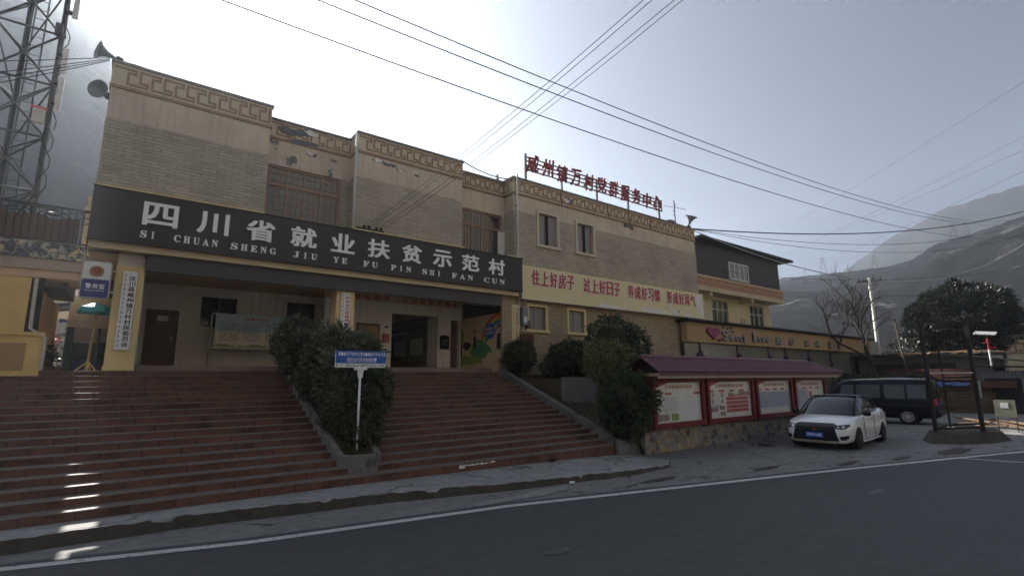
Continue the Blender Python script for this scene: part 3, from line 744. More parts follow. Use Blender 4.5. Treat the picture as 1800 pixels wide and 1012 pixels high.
def lattice_window(x0, x1, z0, z1, y, trans, leaf_open=False):
    """brown timber window: transom lights over tall sashes with a small-pane lattice"""
    wf = MB(); g = MB(); w = .07
    wf.box(x0, x1, y - .05, y + .05, z1 - w, z1); wf.box(x0, x0 + w, y - .05, y + .05, z0, z1 - w); wf.box(x1 - w, x1, y - .05, y + .05, z0, z1 - w)
    wf.box(x0 + w, x1 - w, y - .05, y + .05, trans - .04, trans + .04)
    n = 4; p = (x1 - x0 - 2 * w) / n
    for i in range(1, n): 
        wf.box(x0 + w + i * p - .03, x0 + w + i * p + .03, y - .045, y + .045, z0, trans - .04)
        wf.box(x0 + w + i * p - .025, x0 + w + i * p + .025, y - .044, y + .044, trans + .04, z1 - w)
    for i in range(n):
        if leaf_open and i == n - 1: continue
        a = x0 + w + i * p + .03; b = a + p - .06
        for q in (1, 2): wf.box(a + (b - a) * q / 3 - .010, a + (b - a) * q / 3 + .010, y - .03, y - .01, z0, z1 - w)
        for q in range(1, 8):
            zz = z0 + (z1 - z0) * q / 8
            wf.box(a, b, y - .032, y - .012, zz - .009, zz + .009)
    o = wf.build('window', M['wood_frame'], hall)
    g.box(x0 + w, x1 - w - (p if leaf_open else 0), y - .004, y + .004, z0, z1 - w); g.build('pane', M['glass'], o)
    c = MB(); c.box(x0, x1, y + .35, y + .37, z0 - .2, z1); c.build('curtain', M['curtain'], o)
    return o
lattice_window(*W1, 15.74, 7.83); lattice_window(*W2, 15.74, 7.83, True)
mb = MB(); mb.obox((11.38, 15.6, 6.6), (11.38, 15.6, 7.75), .03, .45, upv=(1, 0, 0)); mb.build('open_sash', M['win_white'], hall)
def small_window(x0, x1, z0, z1, y, trim, o_=.13, openleaf=True, green=False):
    f = MB(); t = .10
    f.box(x0 - t, x1 + t, y - .05, y + .0, z1, z1 + t); f.box(x0 - t - .06, x1 + t + .06, y - .09, y + 0, z0 - t, z0)
    f.box(x0 - t, x0, y - .05, y, z0, z1); f.box(x1, x1 + t, y - .05, y, z0, z1)
    o = f.build('window', trim, hall)
    g = MB(); yy = y + .16
    g.box(x0, x1, yy, yy + .01, z0, z1); g.build('pane', M['void'], o)
    c = MB(); c.box(x0 + .03, x0 + (x1 - x0) * .40, yy - .05, yy - .03, z0 + .03, z1 - .03); c.box(x0 + (x1 - x0) * (.62 if openleaf else .44), x1 - .03, yy - .06, yy - .04, z0 + .03, z1 - .03); c.build('sash', M['curtain'], o)
    d = MB()
    for xx in (x0 + .015, x0 + (x1 - x0) * .42, x1 - .015): d.box(xx - .015, xx + .015, yy - .07, yy - .02, z0, z1)
    d.box(x0, x1, yy - .07, yy - .02, z1 - .03, z1); d.box(x0, x1, yy - .07, yy - .02, z0, z0 + .03); d.build('sash_frame', M['wood_frame'], o)
for w in RW: small_window(*w, 15.0, M['trim_cream'])
# ground floor of the right block
mb = MB(); mb.wall(11.0, 22.3, 1.9, 5.3, 15.08, 15.3, LW); mb.box(22.3, 23.7, 15.08, 15.3, 1.9, 5.3); mb.build('lower_brick_wall', M['brick_low'], hall)
for w in LW: small_window(*w, 15.08, M['trim_yellow'], openleaf=False)
# porch: pillars, soffit beam, ceiling, back walls
for x0, x1 in ((-.39, .17), (4.86, 5.42)):
    mb = MB(); mb.box(x0, x1, 15.1, 15.6, PZ, 4.80); mb.box(x0 - .02, x1 + .02, 15.08, 15.62, PZ, PZ + .12)
    p = mb.build('pillar', M['pillar'], hall, bevel=.012)
    mb = MB(); mb.box(x0 + .02, x1 - .02, 15.12, 15.58, 4.80, 5.3); mb.build('pillar_head', M['pale'], p)
mb = MB(); mb.box(-.94, 11.0, 14.72, 20.3, 5.22, 5.4); mb.build('porch_ceiling', M['orange_plaster'], hall)
mb = MB(); mb.box(-.94, 11.5, 14.74, 15.3, 5.10, 5.24); mb.box(.3, 10.98, 15.28, 15.55, 4.75, 5.24, 1); mb.build('porch_beam', [M['cream'], M['orange_plaster']], hall)
mb = MB(); mb.box(.17, 4.86, 14.9, 15.05, 4.70, 5.09); mb.box(4.86, 10.84, 14.9, 15.05, 4.70, 5.09); mb.build('fascia', M['fascia'], hall)
FZ = PZ + .15
DOOR = (.40, 1.28, FZ - .05, 4.36); PW = (1.88, 2.97, 3.87, 4.91); PW2 = (4.62, 5.65, 3.87, 4.95)
mb = MB(); mb.wall(.02, 6.5, PZ, 5.25, 20.0, 20.2, [DOOR, PW, PW2]); mb.box(.02, .2, 15.6, 20.0, PZ, 5.25); mb.box(6.3, 6.5, 18.2, 20.0, PZ, 5.25); mb.build('porch_wall', M['cream_wall'], hall)
mb = MB(); mb.box(DOOR[0], DOOR[1], 20.05, 20.1, FZ, DOOR[3]); d = mb.build('door', M['door'], hall)
mb = MB(); mb.box(DOOR[0] - .0, DOOR[0] + .06, 19.97, 20.05, FZ, DOOR[3]); mb.box(DOOR[1] - .06, DOOR[1], 19.97, 20.05, FZ, DOOR[3]); mb.box(DOOR[0] + .06, DOOR[1] - .06, 19.97, 20.05, DOOR[3] - .06, DOOR[3]); mb.build('door_frame', M['door'], d)
mb = MB(); mb.box(1.13, 1.17, 20.0, 20.05, 3.35, 3.5); mb.build('handle', M['steel'], d)
mb = MB(); dashes(mb, .72, .98, 4.02, 4.15, 2, front(20.05), .004); mb.box(.7, 1.0, 20.045, 20.05, 4.0, 4.17, 1); mb.build('door_plate', [M['ink'], M['steel']], d)
for w in (PW, PW2):
    mb = MB(); t = .12
    mb.box(w[0] - t, w[1] + t, 19.96, 20.0, w[3], w[3] + t); mb.box(w[0] - t, w[1] + t, 19.96, 20.0, w[2] - t, w[2]); mb.box(w[0] - t, w[0], 19.96, 20.0, w[2], w[3]); mb.box(w[1], w[1] + t, 19.96, 20.0, w[2], w[3])
    o = mb.build('window', M['cream_wall'], hall); mb = MB(); mb.box(w[0], w[1], 20.12, 20.14, w[2], w[3]); mb.build('pane', M['glass_dark'], o)
    mb = MB(); mb.box((w[0] + w[1]) / 2 - .02, (w[0] + w[1]) / 2 + .02, 20.08, 20.12, w[2], w[3]); mb.build('window_bar', M['dark_metal'], o)
    if w is PW: 
        mb = MB(); dashes(mb, 1.98, 2.25, 3.95, 4.07, 1, front(20.12), .004, cell=.1); mb.build('window_notice', M['white'], o)
OP = (7.93, 9.90, FZ - .1, 4.55); OP2 = (10.50, 10.92, FZ - .1, 4.45)
mb = MB(); mb.wall(5.42, 10.98, PZ, 5.25, 18.0, 18.2, [OP, OP2]); mb.box(9.9, 10.1, 18.2, 25, PZ, 5.25); mb.box(7.4, 7.6, 18.2, 25, PZ, 5.25); mb.box(7.4, 10.1, 25, 25.2, PZ, 5.25)
mb.box(7.5, 11, 18.2, 25, 5.05, 5.2); mb.box(10.1, 11.2, 20, 20.2, PZ, 5.2); mb.build('entrance_wall', M['cream_wall'], hall)
mb = MB(); mb.box(5.42, 10.98, 17.93, 18.0, 4.95, 5.24); mb.build('lintel', M['orange_plaster'], hall)
mb = MB(); mb.box(7.62, 8.35, 24.93, 24.98, FZ, 4.1); mb.box(9.98, 10.0, 24.7, 25, FZ, 4); mb.build('corridor_door', M['door'], hall)
mb = MB(); mb.box(8.4, 8.95, 24.95, 24.98, 3.75, 4.4); mb.build('corridor_window', M['poster'], hall)
# mural side wall
mb = MB(); mb.wall(15.08, 20.0, PZ, 5.25, 11.0, 11.25, [(15.3, 18.0, 4.5, 5.2)], axis='x'); mb.build('side_wall', M['mural_wall'], hall)
mb = MB(); mb.box(11.06, 11.1, 15.3, 18.0, 4.5, 5.2); mb.build('high_window', M['glass_dark'], hall)
mb = MB(); mb.box(10.9, 11.5, 14.98, 15.1, PZ - .3, 5.1); mb.build('brick_pier', M['brick_low'], hall)
# rain pipes
for x, y, z1, lab in ((5.19, 14.95, 9.8, 'white rain pipe at the corner between the flaking bay and the middle block'), (11.62, 14.93, 10.0, 'thin pale rain pipe on the left corner of the right brick block')):
    mb = MB(); mb.tube([(x, y, 6.55 if x < 6 else 5.1), (x, y, z1)], .04, 8); o = mb.build('rain_pipe', M['pipe'], None, smooth=True)
    for z in (7.2, 8.3, 9.3): MBc = MB().box(x - .055, x + .055, y - .03, y + .06, z, z + .03); MBc.build('clip', M['steel'], o)
    tag(o, lab, 'pipe')

# ================================================================== SIGNS ON THE HALL
sg = thing('fascia_sign', 'long black fascia sign with white characters and capitals above the porch', 'sign', (5.3, 14.7, 5.26))
mb = MB()
xs = np.linspace(-.97, 11.58, 15); sy = [0, .004, -.003, .005, 0, -.004, .003, 0, .004, -.004, .002, .005, -.002, .003, 0]
vs = []; fs = []
for i, x in enumerate(xs): vs += [(x, 14.6 + sy[i], 5.26), (x, 14.6 - sy[i], 6.51)]
for i in range(14): fs.append((2 * i, 2 * i + 2, 2 * i + 3, 2 * i + 1))
mb.add(vs, fs); mb.box(-.97, 11.58, 14.608, 14.86, 5.26, 6.51); mb.build('panel', M['black_sign'], sg)
mb = MB(); 
mb.box(-.985, 11.595, 14.57, 14.6, 6.50, 6.53); mb.box(-.985, 11.595, 14.57, 14.6, 5.245, 5.27); mb.build('edge_trim', M['dark_metal'], sg)
PC = 1.115
for i, ch in enumerate("四川省就业扶贫示范村"):
    mb = MB(); c0 = -.01 + i * PC; letters(mb, ch, (c0 + .02, c0 + .69, 5.76, 6.31), front(14.595), .036, .03); mb.build('character', M['white_letter'], sg)
def mathbold(s): return ''.join(chr(0x1D400 + ord(c) - 65) if c.isalpha() else c for c in s)
words = ["SI", "CHUAN", "SHENG", "JIU", "YE", "FU", "PIN", "SHI", "FAN", "CUN"]
wx = [(-.01, .29), (.66, 1.60), (1.90, 2.99), (3.44, 4.08), (4.55, 4.95), (5.44, 5.90), (6.33, 7.02), (7.42, 8.12), (8.52, 9.37), (9.84, 10.74)]
for w, (a, b) in zip(words, wx):
    n = len(w); p = (b - a) / (n - .35)
    for i, ch in enumerate(w):
        cw = p * .65 * (.42 if ch == 'I' else 1); cx = a + (i + .325) * p
        mb = MB(); letters(mb, mathbold(ch), (cx - cw / 2, cx + cw / 2, 5.43, 5.60), front(14.595), .022, .012)
        mb.build('capital', M['white_letter'], sg)

yb = thing('slogan_banner', 'yellow slogan banner with crimson characters and flaking lower edge on the brick block', 'banner', (17.6, 14.8, 5.1))
mb = MB(); mb.box(11.70, 23.78, 14.8, 15.0, 5.05, 6.34); mb.build('panel', M['yellow_sign'], yb)
mb = MB(); mb.box(11.69, 11.72, 14.78, 15.0, 5.03, 6.36); mb.box(11.72, 23.79, 14.78, 14.95, 5.02, 5.05); mb.build('edge', M['pale'], yb)
for txt, a, b in (("住上好房子", 12.15, 14.48), ("过上好日子", 14.95, 17.30), ("养成好习惯", 17.75, 20.15), ("形成好风气", 20.62, 23.05)):
    mb = MB(); em_line(mb, txt, a, b, 5.63, 6.20, front(14.797), .075, .012, 0, .80); mb.build('letter_outline', M['white'], yb)
    mb = MB(); em_line(mb, txt, a, b, 5.63, 6.20, front(14.797), .024, .026, 0, .80); mb.build('slogan', M['red_letter'], yb)
mb = MB()
for cx, cz, rx, rz, sd in ((16.3, 5.12, .55, .09, 1), (17.1, 5.10, .5, .07, 2), (19.3, 5.17, .55, .13, 3), (20.2, 5.15, .6, .11, 4), (21.3, 5.22, .5, .16, 5), (22.3, 5.14, .4, .1, 8), (23.4, 5.9, .28, .40, 6), (23.5, 5.4, .22, .32, 7), (20.9, 5.5, .12, .2, 9)):
    mb = MB(); poly(mb, [(max(11.8, min(u, 23.77)), max(v, 5.06)) for u, v in blob(cx, cz, rx, rz, 26, .45, sd)], front(14.8), .004 + .0005 * sd); mb.build('flaked_area', M['flake'], yb)

rs = thing('rooftop_sign', 'dark red brush-script characters on a steel rack along the roof edge', 'sign', (17, 15.4, 9.93))
mb = MB()
for x in (12.45, 14.5, 16.7, 18.9, 21.35): mb.box(x - .035, x + .035, 15.40, 15.47, 9.6, 11.2)
for z in (10.62, 10.82, 11.0, 11.18): mb.box(12.42, 21.6, 15.42, 15.46, z - .022, z + .022)
mb.box(12.42, 12.50, 15.39, 15.48, 9.9, 11.3); mb.box(21.56, 21.6, 15.41, 15.46, 10.6, 11.2); mb.build('rack', M['dark_metal'], rs)
for i, ch in enumerate("威州镇万村党群服务中心"):
    mb = MB(); c0 = 12.50 + i * .832; dz = random.uniform(-.04, .05)
    def slant(u, v, d, c0=c0): return (u + (v - 10.9) * .10, 15.39 - d, v + (u - c0 - .3) * .10)
    letters(mb, ch, (c0, c0 + .60, 10.53 + dz, 11.30 + dz), slant, .03, .06); mb.build('character', M['roof_red'], rs)

# lettering on the lintel
mb = MB(); em_line(mb, "业好路子 合力拔掉穷根子", 6.35, 10.86, 5.0, 5.19, front(17.928), .015, .012, 0, .62)
tag(mb.build('lintel_slogan', M['red_letter']), 'row of crimson characters along the lintel inside the porch', 'lettering')

# hanging name boards
def name_board(name, x0, x1, z0, z1, text, colour, label, face='white', side=True, y=15.06):
    t = thing(name, label, 'name board', ((x0 + x1) / 2, y, z0))
    mb = MB(); mb.box(x0, x1, y - .03, y + .02, z0, z1); mb.build('board', M[face], t, bevel=.006)
    mb = MB(); w = (x1 - x0)
    em_col(mb, text, x0 + w * .45, x1 - w * .10, z1 - .1, z0 + .06, front(y - .03), .03, .006); mb.build('inscription', colour, t)
    if side:
        mb = MB(); r = random.Random(5); n = 16
        for i in range(n):
            z = z1 - .1 - (z1 - z0 - .2) * i / (n - 1); ww = r.uniform(.25, .75) * w * .2
            for q in range(3): sheet(mb, x0 + w * .13, x0 + w * .13 + ww, z - .03 + q * .022, z - .03 + q * .022 + .010, front(y - .03), .004)
            for q in range(2): sheet(mb, x0 + w * (.14 + .06 * q), x0 + w * (.17 + .06 * q), z - .035, z + .025, front(y - .03), .0045)
        mb.build('minority_script', M['ink'], t)
    return t
name_board('name_board', -.235, .04, 2.79, 4.66, "汶川县威州镇万村村民委员会", M['car_black'], 'white vertical name board with black characters on the left porch pillar')
name_board('name_board', 4.99, 5.27, 2.79, 4.65, "中共汶川县威州镇万村支部委员会", M['red_letter'], 'white vertical name board with red characters on the middle porch pillar')
name_board('name_board', 11.34, 11.68, 3.1, 4.80, "汶川县威州镇万村村务监督委员会", M['ink'], 'faded cream name board on the brick pier beside the meter box', 'trim_yellow', True, 14.98)
# ================================================================== PORCH THINGS
# police light box
t = thing('police_light_box', 'rounded white and dark blue light box sign with round emblem left of the pillar', 'sign', (-.72, 14.95, 3.94))
def rrect(x0, x1, z0, z1, r, n=5):
    out = []
    for cx, cz, a0 in ((x1 - r, z0 + r, -PI / 2), (x1 - r, z1 - r, 0), (x0 + r, z1 - r, PI / 2), (x0 + r, z0 + r, PI)):
        out += [(cx + r * math.cos(a0 + PI / 2 * i / n), cz + r * math.sin(a0 + PI / 2 * i / n)) for i in range(n + 1)]
    return out
mb = MB(); mb.prism(rrect(-.99, -.45, 3.93, 4.80, .07), 'y', 14.86, 15.02); mb.build('case', M['steel'], t)
mb = MB(); poly(mb, rrect(-.965, -.475, 4.37, 4.775, .05), front(14.86), .004); mb.build('white_face', M['police_white'], t)
mb = MB(); poly(mb, rrect(-.965, -.475, 3.955, 4.372, .05), front(14.86), .005); mb.build('blue_face', M['police_blue'], t)
mb = MB(); poly(mb, blob(-.72, 4.56, .135, .125, 24, .06, 3), front(14.855), .004); poly(mb, blob(-.72, 4.475, .11, .035, 16, .1, 2), front(14.855), .007); e = mb.build('emblem', M['emblem'], t)
mb = MB(); poly(mb, blob(-.72, 4.575, .085, .08, 20), front(14.855), .010); mb.build('emblem_centre', M['emblem_red'], e)
mb = MB(); em_line(mb, "警务室", -.90, -.54, 4.16, 4.27, front(14.86), .02, .009); letters(mb, "POLICE OFFICE", (-.89, -.55, 4.095, 4.125), front(14.86), 0, .009); mb.build('lettering', M['white_letter'], t)
mb = MB(); mb.box(-.47, -.36, 15.0, 15.2, 4.6, 4.64); mb.box(-.47, -.36, 15.0, 15.2, 4.1, 4.14); mb.build('bracket', M['steel'], t)
# teal parasol
t = thing('parasol', 'small teal parasol on a bamboo pole standing beside the left porch pillar', 'parasol', (-.70, 16.0, PZ))
ax = Vector((.05, 0, 1)).normalized(); top = Vector((-.66, 16.0, 3.98)); n = 8; vs = [top]; fs = []
for rr, dz in ((.18, -.05), (.33, -.13), (.42, -.26)):
    for j in range(n):
        a = 2 * PI * (j + .5) / n; vs.append(top + Vector((math.cos(a) * rr, math.sin(a) * rr, dz - .02 * (j % 2))))
for j in range(n): fs.append((0, 1 + j, 1 + (j + 1) % n))
for i in range(2):
    for j in range(n): fs.append((1 + i * n + j, 1 + (i + 1) * n + j, 1 + (i + 1) * n + (j + 1) % n, 1 + i * n + (j + 1) % n))
mb = MB(); mb.add(vs, fs); mb.build('canopy', M['teal'], t)
mb = MB(); mb.tube([(-.72, 16.0, PZ), (-.66, 16.0, 3.98)], .028, 8); mb.build('pole', M['bamboo'], t, smooth=True)
mb = MB()
for j in range(n):
    a = 2 * PI * (j + .5) / n; mb.tube([top + Vector((0, 0, -.02)), top + Vector((math.cos(a) * .42, math.sin(a) * .42, -.27))], .006, 4)
mb.build('rib', M['dark_metal'], t)
mb = MB()
for dx, dy in ((-.24, -.05), (.16, -.1), (.05, .2)): mb.tube([(-.70, 16, PZ + .24), (-.70 + dx, 16 + dy, PZ)], .012, 5)
mb.build('foot_brace', M['bamboo'], t)
# poster board on the porch
t = thing('poster_board', 'wide illustrated notice board with sky, text columns and green grass on the left porch', 'notice board', (3.4, 19, FZ))
mb = MB(); mb.box(2.24, 5.1, 19.0, 19.05, 3.16, 4.23); mb.build('board', M['board_cream'], t)
mb = MB(); sheet(mb, 2.24, 5.1, 3.72, 4.23, front(18.999), .003)
poly(mb, [(2.24, 3.72), (2.24, 3.66), (2.7, 3.70), (3.3, 3.64), (4.0, 3.71), (4.6, 3.66), (5.1, 3.70), (5.1, 3.72)], front(18.999), .004); mb.build('printed_sky', M['board_sky'], t)
mb = MB(); r = random.Random(4); pts = [(2.24, 3.17)] + [(2.24 + 2.86 * i / 60, 3.21 + .03 * math.sin(i * .3) + r.random() * (.08 if i % 4 == 0 else .015)) for i in range(61)] + [(5.1, 3.17)]
poly(mb, pts[::-1], front(18.999), .005); mb.build('printed_grass', M['print_green'], t)
mb = MB()
for a, b in ((2.38, 2.98), (3.05, 3.65), (3.75, 4.35), (4.42, 5.0)): dashes(mb, a, b, 3.36, 3.98, 14, front(18.999), .006, cell=.05, fillr=.5)
mb.build('printed_text', M['ink'], t)
mb = MB(); em_line(mb, "万村·村规民约", 3.05, 3.85, 4.06, 4.16, front(18.999), .03, .006); mb.build('printed_title', M['rain_red'], t)
mb = MB(); mb.box(2.12, 5.2, 18.98, 19.07, 3.10, 3.15); mb.box(2.12, 5.2, 18.98, 19.07, 4.23, 4.26); mb.build('rail', M['steel'], t)
for x in (2.12, 5.18): mb = MB(); mb.tube([(x, 19.0, FZ - .1), (x, 19.0, 4.2)], .035, 8); mb.build('post', M['steel'], t)
# framed display in the porch, fire box, plaques
t = thing('framed_display', 'dark framed display board on the porch wall behind the central hedge', 'display board', (7.0, 17.9, 3))
mb = MB(); mb.box(6.55, 7.42, 17.9, 17.99, 2.9, 4.1); mb.build('frame', M['door'], t)
mb = MB(); sheet(mb, 6.62, 7.35, 2.98, 4.02, front(17.9), .004); mb.build('print', M['ochre_dark'], t)
t = thing('red_box', 'small red fire box on the wall left of the entrance', 'fire box', (7.68, 17.9, 3.45))
mb = MB(); mb.box(7.56, 7.80, 17.88, 17.99, 3.42, 3.75); mb.build('case', M['print_red'], t, bevel=.01)
mb = MB(); sheet(mb, 7.60, 7.76, 3.46, 3.68, front(17.88), .003); mb.build('label_panel', M['paint_pink'], t)
mb = MB(); mb.box(7.64, 7.78, 17.95, 17.99, 3.97, 4.05); tag(mb.build('meter', M['glass_dark']), 'small dark meter on the wall above the red fire box', 'meter')
t = thing('glazed_cabinet', 'tall glazed notice cabinet along the right side of the entrance corridor', 'display case', (9.8, 20, FZ))
mb = MB(); mb.box(9.72, 9.89, 18.5, 23.6, FZ + .2, FZ + 2.15); mb.build('cabinet', M['steel'], t)
SX = lambda u, v, d: (9.72 - d, u, v)
mb = MB(); sheet(mb, 18.6, 23.5, FZ + .45, FZ + 1.85, SX, .003); mb.build('glazed_board', mat('cabinet_print', (.16, .20, .16), .25, .2, coat=.5), t)
mb = MB()
for a in (18.9, 20.5, 22.0): sheet(mb, a, a + 1.2, FZ + .6, FZ + 1.3, SX, .006); 
mb.build('sheet_of_paper', M['poster'], t)
mb = MB(); dashes(mb, 20.2, 23, FZ + 1.55, FZ + 1.7, 1, SX, .007, cell=.3); mb.build('cabinet_title', M['white'], t)
t = thing('wall_panel', 'black arched panel on the pilaster right of the entrance', 'panel', (10.2, 17.95, 3.3))
mb = MB(); poly(mb, [(10.0, 3.25), (10.42, 3.25), (10.42, 3.75)] + [(10.21 + .21 * math.cos(a), 3.75 + .07 * math.sin(a)) for a in np.linspace(.2, PI - .2, 7)] + [(10.0, 3.75)], front(17.995), .03); mb.build('panel', M['void'], t)
mb = MB(); dashes(mb, 10.08, 10.34, 3.4, 3.65, 3, front(17.963), .003); mb.build('panel_print', M['ink'], t)
# mural on the side wall
t = thing('mural', 'children\'s mural with rainbow, blue cloud, green hill and figures on the orange porch wall', 'mural', (11, 16.5, 2.8))
def MP(u, v, d): return (11.0 - d, u, v)
def mpoly(pts, mname, d, nm): mb = MB(); poly(mb, pts[::-1], MP, d); mb.build(nm, M[mname], t)
mb = MB(); poly(mb, [(15.1, 2.86), (15.1, 3.5), (15.9, 3.25), (16.6, 3.2), (17.4, 3.0), (18.2, 2.9), (18.2, 2.62), (17, 2.62), (16, 2.62)][::-1], MP, .003); mb.build('painted_ground', M['mural_wall'], t)
mpoly([(16.05, 2.95), (16.2, 3.35), (16.5, 3.55), (16.8, 3.6), (17.1, 3.45), (17.3, 3.05), (17.0, 2.85), (16.5, 2.8)], 'rain_green', .006, 'green_hill')
mpoly([(15.75, 3.05), (15.9, 3.25), (16.3, 3.5), (16.5, 3.6), (16.2, 3.1)], 'rain_green', .0085, 'green_hill')
mpoly([(17.2, 2.65), (17.3, 2.95), (17.7, 2.98), (18.15, 2.9), (18.2, 2.6)], 'paint_olive', .007, 'olive_bush')
mpoly([(16.4, 2.68), (16.5, 2.9), (17.2, 2.95), (17.3, 2.62)], 'paint_olive', .0095, 'olive_bush')
mpoly(blob(17.55, 3.38, .3, .16, 16, .12, 2), 'paint_dark', .008, 'dark_rock')
for k, cn in enumerate(('rain_red', 'rain_orange', 'rain_yellow', 'rain_green', 'rain_blue')):
    R0 = 1.22 - k * .085; pts = []
    for a in np.linspace(R(74), R(172), 20): pts.append((15.30 - .02 + R0 * -math.cos(a), 3.36 + R0 * .93 * math.sin(a)))
    for a in np.linspace(R(172), R(74), 20): pts.append((15.28 + (R0 - .085) * -math.cos(a), 3.36 + (R0 - .085) * .93 * math.sin(a)))
    mb = MB(); poly(mb, pts, MP, .004 + k * .0006); mb.build('rainbow_band', M[cn], t)
mpoly(blob(15.92, 3.86, .40, .30, 20, .14, 8), 'rain_blue', .011, 'blue_cloud')
mb = MB(); dashes(mb, 15.62, 16.24, 3.72, 4.02, 2, lambda u, v, d: MP(15.93 * 2 - u, v, d), .014, cell=.12, fillr=.75, skip=0); mb.build('cloud_lettering', M['paint_skin'], t)
for cx, cz, s_, dress in ((15.32, 3.6, 1.0, 'paint_dark'), (16.95, 3.62, .8, 'paint_dark'), (16.75, 3.28, .5, 'rain_blue')):
    mpoly(blob(cx, cz + .32 * s_, .13 * s_, .16 * s_, 14), 'paint_dark', .014, 'painted_hair')
    mpoly(blob(cx, cz + .27 * s_, .095 * s_, .12 * s_, 14), 'paint_skin', .016, 'painted_face')
    mpoly([(cx - .12 * s_, cz - .45 * s_), (cx - .10 * s_, cz + .13 * s_), (cx + .10 * s_, cz + .13 * s_), (cx + .14 * s_, cz - .45 * s_)], dress, .013, 'painted_dress')
    mpoly([(cx - .26 * s_, cz - .12 * s_), (cx - .08 * s_, cz + .10 * s_), (cx - .08 * s_, cz - .0 * s_)], 'paint_pink', .012, 'painted_arm')
mpoly(blob(17.95, 3.75, .20, .33, 16, .15, 5), 'paint_olive', .009, 'painted_tree')
mpoly([(17.92, 2.95), (17.92, 3.5), (18.0, 3.5), (18.0, 2.95)], 'paint_dark', .008, 'painted_trunk')
# electric meter box and conduit
t = thing('meter_box', 'grey electric meter box with conduits on the brick beside the lower window', 'meter box', (11.95, 15, 3.9))
mb = MB(); mb.box(11.80, 12.06, 14.88, 15.08, 4.05, 4.72); mb.build('case', M['shed_metal'], t, bevel=.01)
mb = MB(); mb.box(11.86, 12.0, 14.875, 14.88, 4.15, 4.38); mb.build('meter_window', M['poster'], t)
mb = MB(); mb.box(12.10, 12.22, 14.95, 15.08, 3.95, 4.25); mb.build('switch_box', M['shed'], t)
mb = MB(); mb.tube([(11.74, 15.03, 5.1), (11.74, 15.03, 3.88), (12.1, 15.03, 3.82)], .022, 6); mb.tube([(12.03, 15.03, 5.1), (12.03, 15.03, 4.7)], .022, 6); mb.tube([(11.9, 14.98, 4.05), (11.9, 15.0, 3.84)], .018, 6); mb.build('conduit', M['pipe'], t)
mb = MB(); mb.box(11.78, 12.45, 15.05, 15.08, 3.35, 3.74); tag(mb.build('blank_plaque', M['timber_red']), 'reddish brown blank plaque on the brick below the meter box', 'plaque')
mb = MB(); mb.tube([(12.4, 15.05, 2.52), (13.2, 15.03, 2.50), (14.2, 15.05, 2.52)], .014, 5); tag(mb.build('loose_cable', M['wire_pale']), 'thin pale cable along the foot of the brick wall behind the shrubs', 'cable')

# loudspeakers on the roof corners
def horn(loc, d, size, label, name='loudspeaker', g='loudspeaker horns on the roof corners'):
    t = thing(name, label, 'loudspeaker', loc, g); L = Vector(loc); d = Vector(d).normalized()
    prof = [(.035, 0), (.05, .10), (.075, .20), (.12, .30), (.19, .38), (.27, .43), (.255, .43), (.17, .36), (.06, .2)]
    mb = MB(); mb.lathe([(r * size, h * size) for r, h in prof], L, d, 20); mb.build('horn', M['shed_metal'], t, smooth=True)
    mb = MB(); mb.lathe([(.09 * size, -.14 * size), (.10 * size, -.12 * size), (.10 * size, .0), (.04 * size, .02 * size)], L, d, 14); mb.build('driver', M['dark_metal'], t)
    mb = MB(); mb.tube([L - d * .08, L + Vector((.10, .12, -.25)) * size], .02, 5); mb.build('bracket', M['dark_metal'], t)
horn((-.93, 15.05, 9.98), (-1, -.35, .10), .9, 'grey loudspeaker horn on the top left corner of the parapet')
horn((-1.0, 15.1, 8.98), (-.55, -1, -.1), .85, 'round dark loudspeaker horn hung on the left edge of the upper wall')
horn((23.55, 15.2, 10.12), (.1, -.35, 1), 1.2, 'upturned loudspeaker horn at the right end of the brick parapet')
t = thing('tv_antenna', 'thin dark aerial mast with crossed rods near the right end of the roof', 'antenna', (22.95, 15.6, 9.9))
mb = MB(); mb.tube([(22.95, 15.6, 9.4), (22.95, 15.6, 11.55)], .03, 6); mb.build('mast', M['dark_metal'], t)
mb = MB(); mb.tube([(22.0, 15.6, 11.05), (23.9, 15.5, 11.2)], .012, 4); mb.tube([(22.5, 15.2, 11.15), (23.4, 16.0, 11.1)], .012, 4); mb.tube([(22.75, 15.6, 10.7), (22.98, 15.6, 10.68)], .012, 4); mb.build('rod', M['dark_metal'], t)
mb = MB(); mb.lathe([(.02, 0), (.2, .04), (.34, .12), (.36, .13), (.33, .13), (.02, .02)], (22.6, 15.7, 10.05), (-.6, -.8, .4), 16); tag(mb.build('satellite_dish', M['shed']), 'small dark dish beside the aerial mast on the roof', 'dish')
mb = MB(); mb.lathe([(.08, 0), (.09, .12), (.05, .2), (.06, .28), (.01, .36)], (11.25, 15.75, 9.86), (0, 0, 1), 10); tag(mb.build('finial', M['pale']), 'small pale finial on the parapet corner left of the rooftop sign', 'finial')

